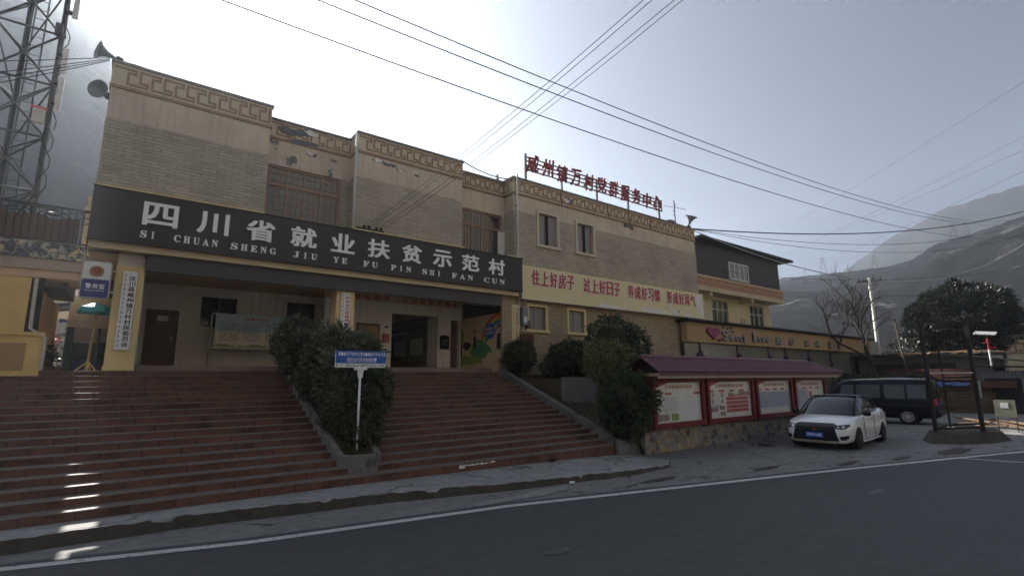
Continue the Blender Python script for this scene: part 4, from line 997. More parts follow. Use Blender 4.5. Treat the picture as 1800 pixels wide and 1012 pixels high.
# street name sign
t = thing('street_sign', 'blue and white street sign on a white post among the planter shrubs', 'sign', (3.93, 10.4, .5))
mb = MB(); mb.tube([(3.93, 10.42, .35), (3.93, 10.42, 2.3)], .024, 10); mb.build('post', M['white'], t, smooth=True)
mb = MB(); mb.box(3.80, 4.06, 10.38, 10.46, 2.26, 2.31); mb.prism([(3.87, 2.26), (3.99, 2.26), (3.97, 2.1), (3.89, 2.1)], 'y', 10.39, 10.45); mb.build('bracket', M['white'], t)
mb = MB(); mb.box(3.40, 4.47, 10.40, 10.44, 2.31, 2.65); mb.build('board', M['white'], t)
mb = MB(); sheet(mb, 3.40, 4.47, 2.395, 2.65, front(10.40), .003); mb.build('blue_field', M['sign_blue'], t)
mb = MB(); em_line(mb, "遇·春天不负时光，恋·樱桃不负年华，", 3.44, 4.46, 2.545, 2.62, front(10.40), .012, .005, 0, .88); em_line(mb, "我在汶川万村很想你!", 3.63, 4.27, 2.42, 2.51, front(10.40), .012, .005, 0, .92); mb.build('lettering', M['white_letter'], t)
mb = MB(); letters(mb, "▶", (3.42, 3.46, 2.33, 2.375), front(10.40), 0, .004); letters(mb, "▶", (4.40, 4.44, 2.33, 2.375), front(10.40), 0, .004)
letters(mb, "北", (3.50, 3.545, 2.33, 2.375), front(10.40), 0, .004); letters(mb, "南", (4.33, 4.375, 2.33, 2.375), front(10.40), 0, .004)
dashes(mb, 3.6, 4.3, 2.325, 2.38, 2, front(10.40), .004, cell=.03); mb.build('small_print', M['car_black'], t)

# ================================================================== NOTICE BOARD SHELTER
mb = MB(); n = 60; vs = []; fs = []
for i in range(n + 1):
    x = 11.55 + (24.2 - 11.55) * i / n
    for z, dy in ((-.1, 0), (.15, .0), (.35, 0), (.55, 0), (.66, .0), (.67, .3)):
        vs.append((x, 9.30 + dy - .05 + noise.noise((x * 1.3, z * 3, 4)) * .05, z + noise.noise((x * 2, 3, z)) * .02))
for i in range(n):
    for j in range(5): a = i * 6 + j; fs.append((a, a + 6, a + 7, a + 1))
fs.append((5, 4, 3, 2, 1, 0)); mb.add(vs, fs)
tag(mb.build('low_wall', M['stained']), 'low stained masonry wall with flaking ochre paint under the red notice boards', 'wall')
sh = thing('notice_shelter', 'dark red notice board shelter with four glazed panels and a purple-red tiled roof', 'notice board', (17.5, 9.3, .68))
xs4 = [(11.90, 14.28), (14.56, 17.25), (17.55, 20.10), (20.40, 23.05)]
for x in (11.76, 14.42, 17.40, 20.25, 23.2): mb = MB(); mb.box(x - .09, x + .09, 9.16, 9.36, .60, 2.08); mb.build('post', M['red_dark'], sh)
for i, (a, b) in enumerate(xs4):
    mb = MB(); w = .085
    mb.box(a - .06, b + .06, 9.10, 9.22, .66, .66 + w + .05); mb.box(a - .06, b + .06, 9.10, 9.22, 1.92, 2.04)
    mb.box(a - .06, a + w - .02, 9.10, 9.22, .71 + w, 1.92); mb.box(b - w + .02, b + .06, 9.10, 9.22, .71 + w, 1.92)
    fr = mb.build('panel_frame', M['red_frame'], sh)
    P = front(9.2); z0, z1 = .78, 1.93
    mb = MB(); mb.box(a, b, 9.2, 9.24, .72, 1.98); mb.build('poster', M['poster'], fr)
    mb = MB(); r = random.Random(i); 
    poly(mb, [(a + .03, z1), (a + .03, z1 - .28), (a + .18, z1 - .16), (a + .42, z1 - .10), (a + .75, z1 - .02), (a + .75, z1)], P, .003)
    for q in range(7):
        zc = 1.63 if i else 1.60
        if i == 0 and q not in (1, 4): continue
        if q < 4 or i == 0: 
            xx = a + .25 + (b - a - .5) * q / (4 if i == 0 else 3.6); sheet(mb, xx - .16, xx + .16, zc - .03, zc + .03, P, .004)
    if i == 1: [sheet(mb, a + 1.1, b - .25, .95 + q * .125, .95 + q * .125 + .10, P, .004) for q in range(4)]; sheet(mb, a + 1.5, a + 1.9, 1.45, 1.50, P, .004)
    if i == 3: sheet(mb, a + 1.25, a + 1.5, 1.05, 1.50, P, .004)
    mb.build('red_print', M['print_red'], fr)
    mb = MB(); em_line(mb, ("万村党组织公示栏", "万村村民委员会公示栏", "万村村务监督公示栏", "万村民主管理公示栏")[i], a + .55, b - .45, 1.74, 1.84, P, .03, .005, 0, .8); mb.build('poster_title', M['rain_red'], fr)
    mb = MB()
    if i == 0: dashes(mb, a + .22, a + 1.15, 1.06, 1.52, 17, P, .004, cell=.06, fillr=.45)
    if i == 1: dashes(mb, a + .2, a + .9, 1.1, 1.2, 2, P, .004, cell=.1); dashes(mb, a + 1.15, b - .3, .97, 1.40, 6, P, .006, cell=.12, fillr=.25)
    if i == 2: dashes(mb, a + .25, b - .2, 1.08, 1.55, 9, P, .005, cell=.12, fillr=.3)
    if i == 3: dashes(mb, a + .2, a + 1.1, .95, 1.55, 10, P, .004, cell=.09, fillr=.3)
    mb.build('small_print', M['ink'], fr)
    mb = MB()
    if i == 0: sheet(mb, a + .14, a + .72, .84, 1.03, P, .004); sheet(mb, a + .82, a + 1.18, .84, 1.03, P, .004, 1)
    if i == 1:
        for q, (xx, zz, ww, hh) in enumerate(((.28, 1.5, .10, .14), (.82, 1.5, .10, .14), (1.25, 1.5, .3, .13), (1.85, 1.52, .7, .14), (.28, 1.3, .1, .13), (.82, 1.3, .1, .13), (.2, 1.05, .4, .13), (.7, 1.1, .3, .12), (.72, .92, .32, .12))): sheet(mb, a + xx, a + xx + ww, zz - hh / 2, zz + hh / 2, P, .005)
    if i == 2: sheet(mb, a + .15, b - .12, 1.0, 1.56, P, .003, 2)
    if i == 3: sheet(mb, a + .15, a + 1.15, .9, 1.6, P, .003, 2)
    if mb.v: mb.build('printed_picture', [M['print_photo'], M['print_green'], M['print_blue']], fr)
# roof: rows of half-round tiles down two slopes with a hipped right end
mb = MB(); RY, RZt, EY, EZ = 9.32, 2.62, 8.70, 2.20; x0, x1r, x1e = 11.6, 21.9, 23.75
def rp(x, f): return Vector((x, RY + (EY - RY) * f, RZt + (EZ - RZt) * f))
mb.add([rp(x0, 0), rp(x1r, 0), rp(x1e, 1), rp(x0, 1)], [(0, 3, 2, 1)]); mb.add([(x0, RY, RZt), (x1r, RY, RZt), (x1e, 10.02, EZ), (x0, 10.02, EZ)], [(0, 1, 2, 3)])
mb.add([(x1r, RY, RZt), (x1e, EY, EZ), (x1e, 10.02, EZ)], [(0, 1, 2)]); mb.add([rp(x0, 1), rp(x1e, 1), (x1e, EY, EZ - .09), (x0, EY, EZ - .09)], [(0, 3, 2, 1)])
k = 0; x = x0 + .06
while x < x1e - .05:
    f0 = 0 if x < x1r else (x - x1r) / (x1e - x1r)
    pts = [rp(x, f0 + (1.03 - f0) * q / 5) + Vector((0, -.0, .012 + .010 * (q % 2))) for q in range(6)]
    mb.tube(pts, .042, 7); x += .125; k += 1
mb.tube([(x0, RY, RZt + .03), (x1r, RY, RZt + .03)], .07, 8); mb.tube([(x1r, RY, RZt + .03), (x1e, EY, EZ + .03)], .06, 8)
for f in (.25, .5, .75):
    mb.obox(rp(x0, f) + Vector((0, 0, .02)), rp(x1r + (x1e - x1r) * f, f) + Vector((0, 0, .02)), .02, .03)
mb.build('roof', M['roof_tile'], sh)
mb = MB(); mb.box(11.65, 23.4, 8.80, 9.9, 2.05, 2.10); mb.box(11.65, 23.5, 8.74, 8.80, 2.04, 2.11, 1); mb.build('eave_board', [M['red_dark'], M['beam_tan']], sh)

# ================================================================== SHRUBS
def leaf_mesh(name, centers, normals, size, m, parent, shape=.45, droop=0.2, seed=0, fold=.25):
    rng = np.random.default_rng(seed); n = len(centers); C_ = np.asarray(centers, float); N = np.asarray(normals, float)
    d = N + rng.normal(0, .55, (n, 3)); d[:, 2] -= droop; d /= np.linalg.norm(d, axis=1)[:, None]
    q = rng.normal(0, 1, (n, 3)); s = np.cross(d, q); s /= np.linalg.norm(s, axis=1)[:, None]; u = np.cross(s, d)
    L = size * rng.uniform(.65, 1.3, n)[:, None]; W = L * shape
    v = np.empty((n, 4, 3)); v[:, 0] = C_; v[:, 1] = C_ + d * L * .5 + s * W * .5 + u * L * fold * .3; v[:, 2] = C_ + d * L; v[:, 3] = C_ + d * L * .5 - s * W * .5 + u * L * fold * .3
    me = bpy.data.meshes.new(name); me.vertices.add(n * 4); me.vertices.foreach_set('co', v.reshape(-1))
    me.loops.add(n * 6); me.polygons.add(n * 2)
    b = np.arange(n)[:, None] * 4; tri = np.concatenate([b + [0, 1, 2], b + [0, 2, 3]], 1).reshape(-1)
    me.loops.foreach_set('vertex_index', tri.astype(np.int32)); me.polygons.foreach_set('loop_start', np.arange(n * 2, dtype=np.int32) * 3)
    me.update(calc_edges=True)
    a = me.attributes.new('leafval', 'FLOAT', 'POINT'); val = np.clip(rng.beta(1.3, 2.6, n) * .75 + .35 * np.array([noise.noise((p[0] * 2.2 + seed, p[1] * 2.2, p[2] * 2.2)) for p in C_]) + .08, 0, 1); a.data.foreach_set('value', np.repeat(val, 4).astype(np.float32))
    me.materials.append(m); o = bpy.data.objects.new(name, me); COL.objects.link(o); o.parent = parent; return o
def shrub(label, lumps, n, size, leaf, seed, cat='shrub', name='shrub', stems=None, trunk=None, group=None, gap=.30, sh=.45, core=.62):
    base = Vector((lumps[0][0], lumps[0][1], min(l[2] - l[5] for l in lumps)))
    if trunk: base.z = trunk
    t = thing(name, label, cat, base, group); rng = np.random.default_rng(seed)
    vol = np.array([l[3] * l[4] + l[4] * l[5] + l[3] * l[5] for l in lumps]); pick = rng.choice(len(lumps), n, p=vol / vol.sum())
    dirs = rng.normal(0, 1, (n, 3)); dirs /= np.linalg.norm(dirs, axis=1)[:, None]
    P = []; N = []
    for i in range(n):
        cx, cy_, cz, rx, ry, rz = lumps[pick[i]]; d = dirs[i]
        # twig clusters: radius modulated by a noise of the direction
        f = 1 + .26 * noise.noise((d[0] * 2.6 + seed, d[1] * 2.6, d[2] * 2.6 + pick[i])) + .09 * noise.noise((d[0] * 7, d[1] * 7 + seed, d[2] * 7))
        if gap and noise.noise((d[0] * 3.2, d[1] * 3.2 + pick[i], d[2] * 3.2 + seed)) > gap: continue
        rr = f * (1 - abs(rng.normal(0, .15)) + (rng.uniform(.04, .16) if rng.random() < .05 else 0))
        p = (cx + d[0] * rx * rr, cy_ + d[1] * ry * rr, cz + d[2] * rz * rr)
        P.append((p[0] - base.x, p[1] - base.y, p[2] - base.z)); N.append(d)
    leaf_mesh('foliage', P, N, size, leaf, t, sh, seed=seed)
    mb = MB()
    for cx, cy_, cz, rx, ry, rz in lumps:
        k = core; vs = []; fs = []
        for a in range(9):
            th = PI * a / 8
            for b in range(12):
                ph = 2 * PI * b / 12; d = Vector((math.sin(th) * math.cos(ph), math.sin(th) * math.sin(ph), math.cos(th)))
                q = k * (1 + .2 * noise.noise(d * 2 + Vector((seed, cx, 0)))); vs.append((cx + d.x * rx * q, cy_ + d.y * ry * q, cz + d.z * rz * q))
        for a in range(8):
            for b in range(12): fs.append((a * 12 + b, (a + 1) * 12 + b, (a + 1) * 12 + (b + 1) % 12, a * 12 + (b + 1) % 12))
        if core > .2: mb.add(vs, fs)
        z0 = base.z; mb.tube([(cx, cy_, min(z0, cz)), (cx + .05, cy_, cz)], .035, 6)
    for s in (stems or []): mb.tube(s[0], s[1], 6, 0, s[2])
    mb.build('branches', M['twig'], t, smooth=False)
    return t
GP = 'shrubs in the bed right of the stairs'; GC = 'hedge shrubs in the stair planter'
shrub('tall boxy dusty green hedge shrub at the head of the stair planter', [(3.62, 14.3, 3.05, .58, .62, .68), (3.75, 13.6, 2.6, .55, .6, .75), (3.9, 14.4, 2.7, .6, .5, .7)], 9000, .115, M['leaf_grey'], 11, group=GC)
shrub('broad round dusty green shrub behind the blue street sign in the planter', [(4.05, 12.4, 2.55, .70, .75, .85), (4.5, 12.0, 2.5, .52, .6, .70), (3.85, 12.9, 2.1, .5, .6, .8), (4.0, 11.7, 2.0, .55, .5, .9)], 13000, .115, M['leaf_grey'], 12, group=GC)
shrub('lowest dark green shrub around the sign post at the foot of the planter', [(3.95, 11.1, 1.45, .52, .5, .72), (4.28, 10.85, 1.65, .48, .45, .62), (4.12, 10.65, 1.05, .38, .36, .5), (4.62, 11.1, 1.95, .30, .32, .42)], 9500, .105, M['leaf'], 13, group=GC)
shrub('small round clipped shrub beside the brick pier at the top of the stairs', [(11.34, 14.5, 2.86, .62, .55, .62)], 5200, .075, M['leaf_dark'], 14, group=GP)
shrub('wide dark shrub below the lower windows of the brick block', [(13.1, 13.75, 2.75, .85, .6, .72), (12.5, 13.9, 2.5, .55, .5, .45), (13.9, 13.7, 2.5, .7, .5, .5)], 9500, .10, M['leaf_dark'], 15, group=GP)
shrub('largest rounded dark shrub rising above the notice shelter roof', [(14.1, 12.6, 3.42, 1.05, .85, .90), (15.2, 12.7, 3.25, .95, .7, .80), (14.5, 12.8, 2.65, 1.25, .7, .75), (13.3, 12.6, 2.6, .7, .6, .6)], 15000, .105, M['leaf_dark'], 16, group=GP)
shrub('loose yellowish sapling with thin pale stems in front of the dark shrubs', [(11.45, 10.5, 2.70, .72, .48, .50), (12.3, 10.7, 2.65, .62, .45, .50), (11.05, 10.4, 2.40, .46, .4, .34), (11.25, 10.3, 1.6, .34, .28, .46), (11.9, 10.6, 2.1, .55, .4, .45)], 8500, .11, M['leaf_yellow'], 17, group=GP, trunk=.75, gap=.12, core=.0,
      stems=[([(11.5, 10.4, .6), (11.6, 10.4, 1.6), (11.5, 10.5, 2.6)], .03, .012), ([(11.55, 10.4, .6), (11.8, 10.4, 1.8), (12.1, 10.5, 2.6)], .025, .01), ([(11.45, 10.4, .6), (11.25, 10.3, 1.5), (11.2, 10.4, 2.3)], .022, .01)])
shrub('low round dark shrub in front of the left notice panel', [(11.30, 9.55, 1.40, .78, .55, .86), (11.70, 9.5, 1.50, .66, .50, .66), (11.25, 9.50, .85, .62, .42, .42), (11.0, 9.7, 1.1, .5, .4, .5)], 11500, .10, M['leaf_dark'], 18, group=GP)
# weeds along the slope
rng = np.random.default_rng(5); P = []; N = []
for _ in range(2600):
    y = rng.uniform(9.8, 14.8); x = rng.uniform(11.0, 12.6)
    if noise.noise((x * 1.5, y * 1.5, 9)) < -.05: continue
    P.append((x, y, .32 + (y - 9.72) * .36)); N.append((rng.normal(0, .3), rng.normal(0, .3), 1))
for _ in range(500):
    y = rng.uniform(10.05, 10.6); P.append((rng.uniform(3.62, 4.16), y, slope_z(y) + .06)); N.append((0, 0, 1))
o = leaf_mesh('weeds', P, N, .09, leaf_mat('dry_weed', (.05, .045, .022), (.13, .11, .055)), None, .18, 0, 5); o['kind'] = 'stuff'
# ================================================================== VEHICLES
def loft(stations, mb, m=0):
    """stations: list of (x, [(y,z) half ring from bottom centre to top centre])"""
    k = len(stations[0][1]); rings = []
    for x, h in stations: rings.append([(x, y, z) for y, z in h] + [(x, -y, z) for y, z in h[-2:0:-1]])
    n = len(rings[0]); vs = [p for r in rings for p in r]; fs = []
    for i in range(len(rings) - 1):
        for j in range(n): fs.append((i * n + j, i * n + (j + 1) % n, (i + 1) * n + (j + 1) % n, (i + 1) * n + j))
    fs.append(tuple(range(n))[::-1]); fs.append(tuple((len(rings) - 1) * n + j for j in range(n)))
    return mb.add(vs, fs, m)
def finish(o, subs=0, cuts=None, angle=30):
    """subdivide, cut wheel arches, bake to plain mesh"""
    if subs: s = o.modifiers.new('s', 'SUBSURF'); s.levels = subs; s.render_levels = subs
    cut = None
    if cuts:
        mbc = MB()
        for x, y0, y1, z, r in cuts: mbc.tube([(x, y0, z), (x, y1, z)], r, 28)
        cut = mbc.build('cutter', M['void'], o.parent, local=True)
        b = o.modifiers.new('b', 'BOOLEAN'); b.operation = 'DIFFERENCE'; b.object = cut; b.solver = 'EXACT'
    bpy.context.view_layer.update()
    me = bpy.data.meshes.new_from_object(o.evaluated_get(bpy.context.evaluated_depsgraph_get()))
    o.modifiers.clear(); o.data = me
    if cut: bpy.data.objects.remove(cut)
    me.polygons.foreach_set('use_smooth', [True] * len(me.polygons))
    try: me.set_sharp_from_angle(angle=R(angle))
    except Exception: pass
def wheel(car, x, y, r, w, spokes, rimm, side):
    mb = MB(); prof = [(r * .62, -w / 2), (r * .93, -w / 2), (r, -w / 2 + .03), (r, w / 2 - .03), (r * .93, w / 2), (r * .62, w / 2)]
    mb.lathe(prof, (x, y, r), (0, 1, 0), 28); o = mb.build('wheel', M['tyre'], car, local=True, smooth=False)
    mb = MB(); s = side; yy = y + s * w / 2
    mb.lathe([(r * .66, -.02), (r * .66, .012), (r * .58, .012), (r * .56, -.05), (.02, -.05)] if s > 0 else [(.02, .05), (r * .56, .05), (r * .58, -.012), (r * .66, -.012), (r * .66, .02)], (x, yy, r), (0, 1, 0), 24)
    for k in range(spokes):
        a = 2 * PI * k / spokes; mb.obox((x + math.cos(a) * .03, yy - s * .0, r + math.sin(a) * .03), (x + math.cos(a) * r * .6, yy + s * .004, r + math.sin(a) * r * .6), .05, .02, upv=(0, 1, 0))
    mb.lathe([(.055, -.02), (.055, .015)], (x, yy, r), (0, 1, 0), 12)
    mb.build('rim', rimm, o, local=True)
    return o

def sedan():
    car = thing('sedan_car', 'white saloon car with black roof and gaping black grille parked below the notice boards', 'car', (20.65, 7.20, -.008), rotz=PI + R(5))
    def sec(w, zb, zm, zs, zt, crown=.02, tuck=.88):
        return [(0, zb), (w * .70, zb), (w * tuck, zb + .015), (w * .965, zb + .10), (w, zm), (w * .995, (zm + zs) / 2), (w * .965, zs), (w * .90, zt - .012), (w * .60, zt + crown * .6), (0, zt + crown)]
    S_ = [(0.0, sec(.66, .42, .62, .80, .90, .02)), (.05, sec(.76, .32, .60, .86, .98, .02)), (.18, sec(.82, .24, .58, .90, 1.04, .02)), (.55, sec(.868, .20, .56, .90, 1.03, .01)), (.95, sec(.88, .19, .54, .90, .99, .0)),
          (1.5, sec(.88, .18, .53, .88, .965, .0)), (2.2, sec(.88, .18, .52, .86, .95, .0)), (2.9, sec(.878, .18, .52, .84, .935, .0)), (3.2, sec(.876, .18, .52, .83, .935, .02)),
          (3.6, sec(.875, .18, .52, .80, .875, .045)), (4.0, sec(.865, .18, .50, .76, .815, .04)), (4.25, sec(.83, .18, .47, .71, .765, .035)), (4.42, sec(.76, .18, .45, .65, .70, .03)), (4.52, sec(.66, .20, .42, .56, .62, .02)), (4.56, sec(.56, .24, .40, .50, .55, .02))]
    mb = MB(); loft(S_, mb); b = mb.build('body', M['car_white'], car, local=True)
    finish(b, 2, [(x, y0, y1, .325, .365) for x in (.985, 3.62) for y0, y1 in ((.60, 1.2), (-1.2, -.60))], 35)
    mb = MB()
    for x in (.985, 3.62):
        for y in (-.66, .66): mb.lathe([(.36, -.02), (.36, .02)], (x, y, .325), (0, 1, 0), 20)
    mb.build('wheel_arch', M['void'], car, local=True)
    # glasshouse: black roof and pillars with dark glass between
    def cs(w0, w1, z0, z1): return [(0, z0), (w0, z0), (w0 - (w0 - w1) * .5, z0 + (z1 - z0) * .5), (w1 + .02, z1 - .05), (w1 - .05, z1 - .008), (w1 * .5, z1 + .015), (0, z1 + .02)]
    zb = .90
    G = [(.42, cs(.60, .58, zb, 1.02)), (.75, cs(.70, .60, zb, 1.19)), (1.1, cs(.80, .61, zb, 1.345)), (1.5, cs(.84, .62, zb, 1.435)), (2.0, cs(.85, .625, zb, 1.475)), (2.35, cs(.85, .62, zb, 1.465)), (2.7, cs(.85, .625, zb, 1.36)), (3.05, cs(.84, .65, zb, 1.17)), (3.35, cs(.77, .62, zb, .975)), (3.42, cs(.74, .62, zb, .935))]
    mb = MB(); loft(G, mb); g = mb.build('cabin_glass', M['car_glass'], car, local=True); finish(g, 1, None, 60)
    mb = MB()
    Rf = [(1.02, .645, 1.325), (1.3, .635, 1.405), (1.6, .635, 1.448), (2.0, .64, 1.482), (2.3, .635, 1.480), (2.45, .635, 1.455)]
    vs = []; fs = []
    for x, w, z in Rf:
        for f in (-1, -.9, -.5, 0, .5, .9, 1): vs.append((x, w * f, z + .018 * (1 - f * f) - (.035 if abs(f) == 1 else 0)))
    for i in range(len(Rf) - 1):
        for j in range(6): a = i * 7 + j; fs.append((a, a + 1, a + 8, a + 7))
    mb.add(vs, fs); rf = mb.build('roof', M['car_black'], car, local=True, smooth=True); sm = rf.modifiers.new('t', 'SOLIDIFY'); sm.thickness = .02; sm.offset = 1
    for s in (-1, 1):
        mb = MB()
        mb.tube([(2.42, s * .635, 1.45), (2.72, s * .67, 1.335), (3.05, s * .71, 1.16), (3.36, s * .76, .965)], .035, 6)
        mb.tube([(1.1, s * .615, 1.335), (.78, s * .645, 1.19), (.45, s * .63, 1.02)], .04, 6)
        mb.obox((1.95, s * .612, 1.44), (1.90, s * .80, .93), .07, .03); mb.tube([(1.05, s * .63, 1.335), (1.5, s * .618, 1.425), (2.0, s * .612, 1.455), (2.42, s * .612, 1.445)], .025, 6)
        mb.build('pillar', M['car_black'], car, local=True)
    for x in (.985, 3.62):
        for s in (-1, 1): wheel(car, x, s * .775, .325, .21, 10, M['dark_metal'], s)
    # front: grille, plate, lamps
    from mathutils.bvhtree import BVHTree
    bvh = BVHTree.FromPolygons([v.co for v in b.data.vertices], [tuple(p.vertices) for p in b.data.polygons])
    def FX(y, z):
        h = bvh.ray_cast(Vector((7, y, z)), Vector((-1, 0, 0)))[0]
        return h.x if h is not None and h.x > 3.4 else 4.2
    def nose(mb, pts, d, m=0):
        n = len(pts); cy_ = sum(p[0] for p in pts) / n; cz_ = sum(p[1] for p in pts) / n
        K = 6; vs = [(FX(y, z) - .08, y, z) for y, z in pts]
        for q in range(K):
            s_ = 1 - q / K; vs += [(FX(cy_ + (y - cy_) * s_, cz_ + (z - cz_) * s_) + d, cy_ + (y - cy_) * s_, cz_ + (z - cz_) * s_) for y, z in pts]
        vs.append((FX(cy_, cz_) + d, cy_, cz_)); fs = []
        for q in range(K): fs += [(q * n + i, q * n + (i + 1) % n, (q + 1) * n + (i + 1) % n, (q + 1) * n + i) for i in range(n)]
        mb.add(vs, fs + [(K * n + i, K * n + (i + 1) % n, (K + 1) * n) for i in range(n)], m)
    def dens(pts, k=4): return [(pts[i][0] + (pts[(i + 1) % len(pts)][0] - pts[i][0]) * q / k, pts[i][1] + (pts[(i + 1) % len(pts)][1] - pts[i][1]) * q / k) for i in range(len(pts)) for q in range(k)]
    mb = MB(); nose(mb, dens([(-.50, .70), (-.40, .735), (.40, .735), (.50, .70), (.56, .42), (.60, .27), (-.60, .27), (-.56, .42)]), .022); gr = mb.build('grille', M['void'], car, local=True)
    mb = MB()
    for z in (.34, .53): mb.tube([(FX(y, z) + .03, y, z) for y in np.linspace(-.46, .46, 9)], .010, 5)
    mb.build('grille_bar', M['void'], gr, local=True)
    mb = MB(); nose(mb, dens([(-.56, .70), (-.44, .75), (.44, .75), (.56, .70), (.40, .655), (-.40, .655)]), .028); mb.build('hood_lip', M['black_sign'], car, local=True)
    mb = MB(); nose(mb, dens([(-.60, .255), (.60, .255), (.62, .225), (-.62, .225)]), .035); mb.build('lower_lip', M['gold'], car, local=True)
    mb = MB()
    for k in range(3):
        a = PI / 2 + k * 2 * PI / 3; cx, cz = .032 * math.cos(a), .585 + .032 * math.sin(a)
        q = [(cx + .032 * math.cos(a), cz + .032 * math.sin(a)), (cx + .018 * math.cos(a + PI / 2), cz + .018 * math.sin(a + PI / 2)), (cx - .032 * math.cos(a), cz - .032 * math.sin(a)), (cx - .018 * math.cos(a + PI / 2), cz - .018 * math.sin(a + PI / 2))]
        nose(mb, q, .045)
    mb.build('badge', M['tail_red'], gr, local=True)
    mb = MB(); x = FX(0, .42) + .045; mb.box(x - .02, x, -.22, .22, .36, .50); pt = mb.build('number_plate', M['plate_blue'], car, local=True)
    mb = MB(); letters(mb, "川W·L655", (-.19, .19, .385, .475), lambda u, v, d: (x + d, u, v), .03, .006); mb.build('plate_lettering', M['white_letter'], pt, local=True)
    for s in (-1, 1):
        mb = MB(); nose(mb, dens([(s * .48, .64), (s * .56, .70), (s * .80, .735), (s * .82, .68), (s * .74, .60), (s * .58, .60)][::s]), .02); hl = mb.build('headlight', M['glass_dark'], car, local=True)
        mb = MB()
        for yy, zz, rr in ((.60, .645, .032), (.70, .665, .040)): nose(mb, [(s * (yy + rr * math.cos(a)), zz + rr * math.sin(a)) for a in np.linspace(0, 2 * PI, 11)[:-1]][::s], .028)
        mb.build('lamp', M['alloy'], hl, local=True)
        mb = MB(); nose(mb, dens([(s * .62, .40), (s * .80, .43), (s * .79, .35), (s * .72, .30), (s * .64, .31)][::s]), .02); mb.build('fog_lamp_slot', M['void'], car, local=True)
        mb = MB(); mb.lathe([(.03, -.10), (.075, -.08), (.085, 0), (.075, .07), (.03, .09)], (3.0, s * .98, .985), (0, 1, .05), 12); mb.obox((3.0, s * .86, .95), (3.0, s * .93, .98), .05, .03); mb.build('mirror', M['car_black'], car, local=True, smooth=True)
        mb = MB()
        for xx, zz in ((1.25, .80), (2.22, .78)): mb.box(xx, xx + .17, s * .885 - .012, s * .885 + .012, zz, zz + .03)
        mb.build('door_handle', M['alloy'], car, local=True)
        mb = MB(); yy = s * .881
        for xx, a, c in ((1.95, .25, .92), (3.02, .25, .90), (1.05, .72, .93)): mb.box(xx - .006, xx + .006, yy - .006, yy + .004, a, c)
        mb.box(1.1, 3.02, yy - .004, yy + .003, .235, .247); mb.build('door_seam', M['void'], car, local=True)
        mb = MB(); mb.box(1.35, 3.25, s * .80 - .06, s * .80 + .075, .175, .235); mb.build('side_skirt', M['car_white'], car, local=True)
        mb = MB(); mb.box(.02, .16, s * .66 - .12, s * .66 + .12, .74, .88); mb.build('tail_light', M['tail_red'], car, local=True)
    return car
sedan()

